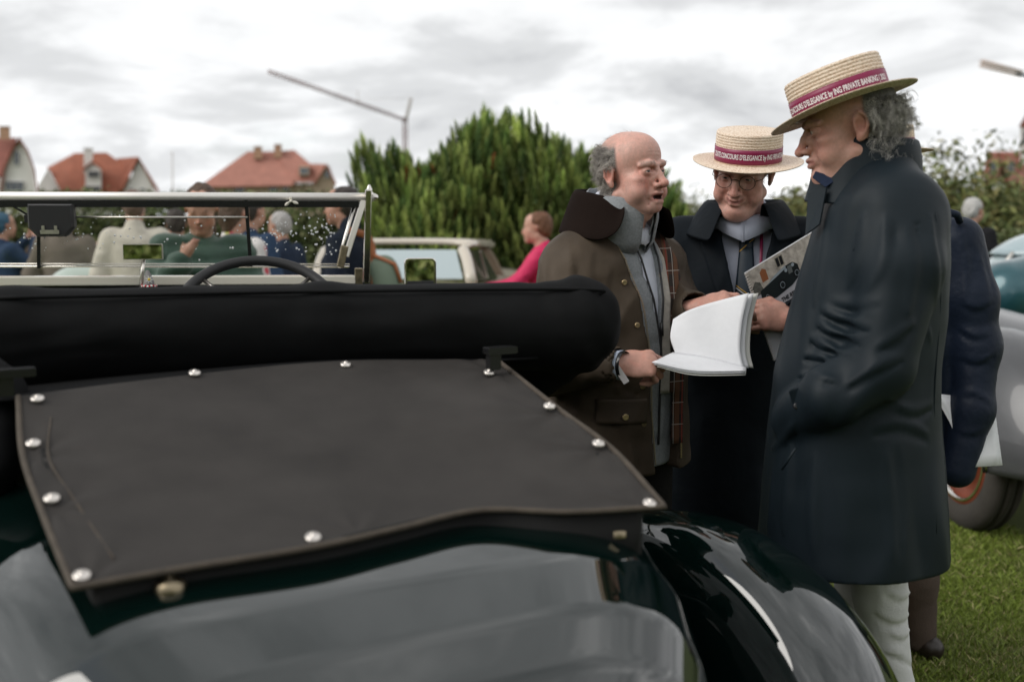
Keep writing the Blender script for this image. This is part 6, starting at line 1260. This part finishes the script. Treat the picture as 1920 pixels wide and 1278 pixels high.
fp = at(1530, 322, 2.245); MB().add([fp, at(1572, 336, 2.22), at(1548, 352, 2.22), at(1524, 334, 2.25)], [(0, 1, 2, 3)]).build('collar_tip', cloth('navy_lining', (.020, .030, .062)), man3, solid=.004); MB().add([at(1549, 352, 2.21), at(1515, 362, 2.25), at(1510, 440, 2.23), at(1536, 420, 2.19)], [(0, 1, 2, 3)]).build('lapel', m_coat3, man3, solid=.004)
MB().add([at(1690, 279, 2.205), at(1701, 281, 2.22), at(1700, 287, 2.22), at(1690, 286, 2.205)], [(0, 1, 2, 3)]).build('woven_label', mat('blue_label', (.02, .12, .35), rough=.6), man3)
MB().rbox(at(1496, 752, 2.115), (.012, .004, .030), .005, (unit(A(1, -.2, .35)), A(.1, -1, 0), unit(A(-.35, 0, 1)))).build('sleeve_tab', m_coat3, man3, bevel=.002); MB().lathe(at(1494, 761, 2.107), (-.2, -1, .2), [(.0075, -.002), (.0075, .002), (.006, .003), (.0003, .002)], 16).build('button', m_black, man3)
MB().tube([at(1492, 840, 2.11), at(1466, 880, 2.13)], .003, 6).build('pocket_edge', m_coat3, man3)
m_wht = cloth('white_twill', (.60, .60, .60), bump=(150, .3, .003), var=(10, .06)); Tr = SDF()
for lg in LEG3:
    top_, kn, an = lg; an[2] = .07; Tr.chain([top_, kn, (kn + an) / 2 + A(.015, 0, 0), an], [.10, .060, .056, .056], .03)
Tr.disp(fold_noise(.004, 10, .0015, 26, 9)); Tr.ridge([([(1655, 1100), (1690, 1118), (1712, 1106)], .010, .007), ([(1640, 1140), (1672, 1160), (1708, 1150)], .010, .008), ([(1665, 1180), (1690, 1192), (1712, 1178)], .009, .007), ([(1650, 1215), (1680, 1222), (1710, 1240)], .010, .008), ([(1640, 1085), (1648, 1130), (1650, 1190)], .010, .006)], (0, 0, -1)); sobj('trousers', Tr, .007, m_wht, man3, None, 1)
for lg in LEG3:
    a_ = lg[2] * 1; a_[2] = .035; K = SDF(); K.rc(a_ - B3.f * .06, a_ + B3.f * .17, .044, .036, .02); sobj('shoe', K, .012, MATS['dark_leather'], man3)

# ================= man behind him in the navy jacket with papers
B4 = Body(at(1720, 500, 3.25), (-.55, .83)); J4 = B4.J
man4 = empty('person', B4.b, 'man in navy jacket and straw hat mostly hidden behind the tall man, holding papers', 'person')
c4 = at(1652, 330, 3.28); M4 = frame(c4, (-.75, .65, -.1)); q4 = dict(skin=(.47, .26, .18), hair=(.25, .23, .21)); S = SDF(); head_sdf(S, M4, q4, False); S.M = M4; S.rc((0, -.03, -.075), (0, -.05, -.2), .06, .066, .03); S.M = np.eye(4)
W4, E4 = at(1800, 852, 3.02), at(1832, 650, 3.08); S.rc(J4(0, -.02, 1.42), J4(0, 0, 1.0), .1, .13, .05)
S.chain([at(1790, 440, 3.14), E4, W4], [.05, .045, .03], .03); HS = SDF(); hand_sdf(HS, frame(W4, (.05, .35, -1), (.6, -.8, 0)), -1, curl=(1.0, 1.2, .8), sc=.92); Tk = SDF()
for sx in (-1, 1): S.chain([J4(sx * .09, 0, .93), J4(sx * .095, .02, .5), J4(sx * .09, 0, .09)], [.08, .055, .042], .03)
main_body(man4, [(S, .008, None, None, head_color(M4, q4)), (HS, .0035, None, None, plain_skin())])
straw_hat(frame(at(1655, 291, 3.28), (-.75, .65, -.12)), man4, .084, .100, .082, .056)
K = SDF(); p4 = [(.72, .17, .23, 0), (.95, .165, .225, 0), (1.2, .155, .225, 0), (1.33, .14, .225, -.01), (1.41, .10, .17, -.02), (1.45, .08, .10, -.02)]; K.loft(B4.lv([(z, y, a, b) for z, a, b, y in p4]), theta=B4.th)
K.chain([at(1796, 452, 3.14), at(1822, 560, 3.10), E4, at(1824, 770, 3.04), W4 + A(-.005, 0, -.05)], [.078, .072, .066, .060, .056], .04); K.rc(J4(0, -.04, 1.42), J4(0, -.03, 1.47), .085, .08, .03); K.disp(fold_noise(.004, 5, .001, 14, 41)); K.ridge([([(1800, 560), (1830, 575), (1862, 560)], .011, .007), ([(1795, 610), (1830, 628), (1865, 616)], .011, .008), ([(1800, 665), (1835, 676), (1866, 656)], .011, .007), ([(1792, 740), (1825, 735), (1856, 752)], .011, .007), ([(1790, 800), (1820, 812), (1848, 800)], .010, .006)]); K.ridge([([(1800, 440), (1812, 500), (1808, 560)], .012, .006), ([(1834, 470), (1846, 520), (1850, 580)], .011, .005)], (1, 0, 0))
m_navyj = cloth('navy_nylon', (.010, .016, .031), rough=.5, bump=(40, .3, .008)); sobj('jacket', K, .0085, m_navyj, man4, None, 1); MB().tube([at(1778, 398, 3.05), at(1794, 402, 3.06), at(1800, 415, 3.08)], .012, 7).build('hood_cord', m_navyj, man4)
Tr = SDF(); an = at(1716, 1248, 3.3); an[2] = .06
for dx in (0, -.16): Tr.chain([J4(dx * .5, 0, .9), at(1712, 1080, 3.28) + A(dx, dx * -.3, 0), an + A(dx, 0, 0)], [.11, .076, .066], .04)
Tr.disp(fold_noise(.005, 10, .002, 26, 3)); sobj('trousers', Tr, .010, cloth('brown_corduroy', (.085, .062, .050), bump=(240, .5, .004)), man4, None, 1)
for dx in (0, -.16): K = SDF(); a_ = an + A(dx, 0, -.025); K.rc(a_ + A(.03, -.05, 0), a_ + A(-.08, .14, 0), .044, .036, .02); sobj('shoe', K, .012, MATS['dark_leather'], man4)
pap = empty('paper_sheets', at(1815, 810, 3.0), 'white paper sheets hanging from the hand of the man in navy', 'papers')
for dx in (0, 6): MB().grid(coons([at(1812 + dx, 876, 2.98 + dx * .002), at(1845 + dx, 874, 2.975 + dx * .002), at(1874 + dx, 872, 2.98 + dx * .002)], [at(1750 + dx, 738, 3.06), at(1800, 742, 3.07), at(1862, 748, 3.05)], [at(1812 + dx, 876, 2.98 + dx * .002), at(1785 + dx, 800, 3.02), at(1750 + dx, 738, 3.06)], [at(1874 + dx, 872, 2.98 + dx * .002), at(1870, 800, 3.01), at(1862, 748, 3.05)], 8, 8), True).build('sheet', m_page, pap, solid=.0008)
# ------------------------------------------------------------------ other cars on the lawn
m_cream = mat('cream_car_paint', (.62, .56, .47), rough=.3, coat=.6); m_silver = mat('silver_grey_paint', (.08, .082, .087), rough=.38, metal=.3, coat=.5, var=(5, .1)); m_teal = mat('teal_metallic_paint', (.018, .085, .105), rough=.3, metal=.3, coat=.8)
m_cglass = mat('car_glass', (.42, .50, .52), rough=.06, spec=.8, coat=.6); m_cdark = mat('car_cabin_dark', (.03, .035, .035), rough=.2, spec=.6)
# cream saloon behind the windscreen post
sal = empty('saloon_car', at(740, 405, 7.9) * A(1, 1, 0), 'cream classic saloon parked in front of the pine bushes', 'car')
def poly(name, m, pts, parent, th=.01): return MB().add([at(*p) for p in pts], [tuple(range(len(pts)))]).build(name, m, parent, solid=th)
poly('rear_window', m_cglass, [(612, 524, 7.45), (628, 470, 7.75), (855, 470, 7.75), (868, 524, 7.45)], sal)
b = MB(); top = [(618, 470, 7.74), (640, 459, 7.95), (845, 459, 7.95), (872, 470, 7.74)]; far = [(690, 458, 9.4), (700, 455, 9.3), (905, 455, 9.3), (915, 462, 9.4)]
b.grid([[at(*p) for p in catmull(r, 20)] for r in (top, [(650, 459, 8.2), (670, 454, 8.2), (870, 454, 8.2), (893, 462, 8.2)], far)], True); b.build('roof', m_cream, sal, solid=.03)
b = MB(); b.tube(catmull([at(868, 468, 7.74), at(876, 490, 7.62), at(884, 530, 7.42)], 8), .045, 8); b.build('pillar', m_cream, sal); MB().tube(catmull([at(612, 470, 7.74), at(602, 490, 7.62), at(592, 530, 7.42)], 8), .045, 8).build('pillar', m_cream, sal)
poly('side_window', m_cdark, [(884, 526, 7.5), (878, 470, 7.85), (902, 468, 8.9), (934, 526, 9.2)], sal); poly('vent_frame', m_chromew, [(898, 470, 8.2), (902, 470, 8.2), (916, 520, 8.35), (909, 520, 8.35)], sal)
MB().tube(catmull([at(905, 461, 9.3), at(922, 485, 9.5), at(944, 528, 9.7)], 10), .04, 8).build('door_edge', mat('taupe_trim', (.20, .15, .11), rough=.5), sal)
S = SDF(); l0, r0 = at(590, 545, 7.2) - A(0, 0, .22), at(900, 545, 7.2) - A(0, 0, .22); S.rc(l0 + A(.1, .2, -.1), r0 + A(-.1, .2, -.1), .28, .28, .1); S.rc(l0 + A(.1, .2, -.3), r0 + A(-.1, .2, -.3), .30, .30, .1); l1, r1 = l0 + A(.75, 3.6, -.05), r0 + A(.75, 3.6, -.05)
for q in (0, .3): S.rc(l0 + A(.15, .3, -.1 - q), l1 + A(.1, 0, -.05 - q), .27, .27, .1); S.rc(r0 + A(-.15, .3, -.1 - q), r1 + A(-.1, 0, -.05 - q), .27, .27, .1)
S.rc((l0 + r0) / 2 + A(.1, .5, -.25), (l1 + r1) / 2 + A(0, 0, -.25), .5, .5, .2); sobj('body', S, .03, m_cream, sal)
MB().box((l0 + r0) / 2 + A(0, -.10, -.42), (.70, .05, .05)).build('bumper', m_chrome, sal, bevel=.02)
for px in (612, 880): MB().lathe(at(px, 640, 7.1) * A(1, 0, 1) + A(0, 6.93 + .0, 0), (0, -1, 0), [(.07, 0), (.065, .03), (.001, .04)], 16).build('tail_light', mat('red_lens', (.4, .01, .01), rough=.15, spec=.8), sal)
def car_wheel(c, axis, r, w, mtyre, mrim, parent, hub=None, n=48):
    c = A(*c); t = MB().lathe(c, axis, [(r * .66, w * .40), (r * .72, w * .5), (r * .86, w * .56), (r * .96, w * .44), (r, w * .30), (r, w * .22), (r * .975, w * .20), (r * .975, w * .12), (r, w * .10), (r, -w * .10), (r * .975, -w * .12), (r * .975, -w * .20), (r, -w * .22), (r, -w * .32), (r * .96, -w * .44), (r * .8, -w * .5), (r * .66, -w * .4)], n); o = t.build('wheel', mtyre, parent)
    MB().lathe(c, axis, [(r * .67, w * .42), (r * .63, w * .46), (r * .61, w * .3), (r * .60, w * .0), (r * .3, w * .05), (r * .22, w * .30), (r * .12, w * .42), (.001, w * .44)], 40).build('rim', mrim, o); MB().lathe(c, axis, [(r * .635, w * .47), (r * .60, w * .48), (r * .585, w * .38)], 40).build('rim_ring', m_chrome, o)
    u = unit(np.cross(axis, A(0, 0, 1)));
    for k in range(6):
        a = k * math.pi / 3; MB().lathe(c + unit(axis) * w * .28 + r * .27 * (math.cos(a) * u + math.sin(a) * CU), axis, [(.012, 0), (.012, .015), (.001, .016)], 8).build('wheel_nut', m_chromew, o)
    return o
m_tyre2 = mat('dusty_tyre', (.050, .044, .038), rough=.9, bump=(60, .4, .004), var=(8, .25)); m_orim = mat('orange_red_rim', (.17, .040, .018), rough=.5, var=(9, .3)); 
for px, Y, nm in ((664, 7.35, 0), (866, 7.35, 0)): p = at(px, 600, Y); p[2] = .31; car_wheel(p, A(1, 0, 0), .31, .17, m_tyre, m_chromew, sal)
# silver vintage car at the right edge
gv = empty('vintage_car', A(2.75, 5.6, 0), 'silver grey vintage car with orange wheel at the right edge', 'car'); WC = A(2.22, 4.70, .375)
car_wheel(WC, A(-1, -.05, 0), .375, .15, m_tyre2, m_orim, gv)
def wing2(cx, cyy, side=1):
    P = []; lipp = []; r0 = .56
    for ph in np.radians(np.linspace(2, 160, 50)):
        row = []
        for u in np.linspace(0, 1, 18):
            dr = .20 * ((.55 - u) / .55) ** 2.2 if u < .55 else .10 * ((u - .55) / .45) ** 2
            r = r0 - dr; row.append(A(cx + side * (-.12 + .46 * u), cyy - r * math.cos(ph) * 1.15, .36 + r * math.sin(ph) * 1.08))
        P.append(row); lipp.append(row[0])
    o = MB().grid(P, True).build('wing', m_silver, gv, solid=.008); MB().tube(lipp, .016, 8).build('wing_edge', m_black, o); MB().tube([p + A(-.004 * side, -.012, .014) for p in lipp], .006, 8).build('chrome_strip', m_chrome, o)
wing2(2.22, 4.72); wing2(3.55, 4.72, -1); car_wheel(A(3.55, 4.70, .375), A(1, 0, 0), .375, .15, m_tyre2, m_orim, gv)
S = SDF()
for q, r_ in ((.55, .28), (.66, .26)): S.rc(A(2.88, 4.75, q), A(2.88, 8.3, q + .05), r_, r_ + .06, .1)
S.rc(A(2.6, 6.3, .58), A(2.6, 8.2, .58), .28, .28, .2); S.rc(A(3.16, 6.3, .58), A(3.16, 8.2, .58), .28, .28, .2); sobj('body', S, .03, m_silver, gv)
for x in (2.22, 3.55): car_wheel(A(x, 7.9, .375), A(-1 if x < 3 else 1, 0, 0), .375, .15, m_tyre2, m_orim, gv)
b = MB(); b.box(A(2.40, 4.10, .40), (.06, .012, .32)); b.box(A(2.52, 4.08, .62), (.10, .02, .03)); b.build('wing_stay', m_black, gv, bevel=.006)
b = MB(); b.box(A(2.30, 5.45, .30), (.05, .5, .02)); b.build('running_board', m_black, gv)
# teal sports car beyond it
tv = empty('sports_car', A(5.0, 7.9, 0), 'teal green sports car behind the silver vintage car at right', 'car')
S = SDF(); S.chain([at(1892, 552, 7.7), at(1990, 545, 7.8), at(2300, 560, 8.0)], [.27, .34, .34], .1); S.chain([at(1892, 560, 8.6), at(1990, 548, 8.7), at(2300, 560, 8.9)], [.27, .34, .34], .1); S.chain([at(1900, 600, 8.1), at(2300, 600, 8.4)], [.36, .4], .2); sobj('body', S, .025, m_teal, tv)
S = SDF(); S.el(at(1985, 545, 8.2), (.66, .50, .47), k=.02); S.fn(lambda P: P[:, 2] - (at(1900, 524, 8)[2]), 0, True); cab = sobj('cabin', S, .02, m_cglass, tv)
S = SDF(); S.el(at(1985, 540, 8.2), (.685, .52, .485), k=.02); S.fn(lambda P: at(1900, 487, 8)[2] - P[:, 2], .02, True) if False else None
rz = at(1900, 485, 7.8)[2]; S.fn(lambda P: P[:, 2] - rz, .02, True) if False else S.fn(lambda P: (rz - P[:, 2]).astype(np.float32) * -1, .02, True) if False else None
P = []
for a in np.linspace(0, 2 * math.pi, 49)[:-1]:
    c0 = at(1985, 540, 8.2); P.append([c0 + A(.69 * math.cos(a) * math.cos(e), .525 * math.sin(a) * math.cos(e), .487 * math.sin(e)) for e in np.linspace(.62, 1.56, 10)])
MB().grid(P, True, True).build('roof', mat('pale_teal_roof', (.33, .42, .45), rough=.25, coat=.8), tv, solid=.01)
for a in (3.6, 4.2, 5.0): MB().tube([c0 + A(.685 * math.cos(a) * math.cos(e), .52 * math.sin(a) * math.cos(e), .483 * math.sin(e)) for e in np.linspace(.05, .66, 8)], .018, 7).build('window_pillar', m_chromew, tv)
for X_ in (4.15, 6.2):
    for y_ in (7.42, 9.0): car_wheel(A(X_, y_, .31), A(0, -1 if y_ < 8 else 1, 0), .31, .16, m_tyre, m_chromew, tv)
# pale car seen low through the windscreen at left
pv = empty('pale_car', at(190, 405, 8.0) * A(1, 1, 0), 'pale green car with raked pillar seen low through the windscreen', 'car')
poly('side_window', m_cglass, [(160, 526, 7.9), (206, 478, 8.1), (222, 478, 8.15), (222, 526, 7.9)], pv); MB().tube([at(150, 530, 7.85), at(203, 476, 8.05)], .022, 8).build('pillar', m_cream, pv); MB().tube([at(203, 476, 8.05), at(330, 474, 8.3)], .03, 8).build('roof_edge', m_cream, pv)
S = SDF(); S.rc(at(150, 560, 7.9), at(380, 565, 8.2), .27, .27, .1); S.rc(at(150, 610, 8.), at(380, 610, 8.3), .3, .3, .1); S.rc(at(160, 570, 8.9), at(380, 570, 9.2), .28, .28, .1); S.rc(at(230, 600, 8.4), at(360, 600, 8.6), .4, .4, .2); sobj('body', S, .03, mat('pale_green_paint', (.42, .50, .44), rough=.3, coat=.6), pv)
for px in (175, 350): p = at(px, 600, 7.7); p[2] = .3; car_wheel(p, A(0, -1, 0), .3, .16, m_tyre, m_chromew, pv)
b_ = MB(); box = empty('cardboard_box', at(1775, 930, 5.4) * A(1, 1, 0), 'brown box on the lawn behind the raincoat beside the orange wheel', 'box'); c0 = at(1772, 930, 5.4); MB().box(A(c0[0] + .02, 5.5, .19), (.10, .10, .19)).build('carton', mat('brown_card', (.24, .10, .04), rough=.8, var=(20, .2)), box, bevel=.004); MB().box(A(c0[0] + .02, 5.5, .383), (.104, .104, .006)).build('lid', MATS['brown_card'], box)
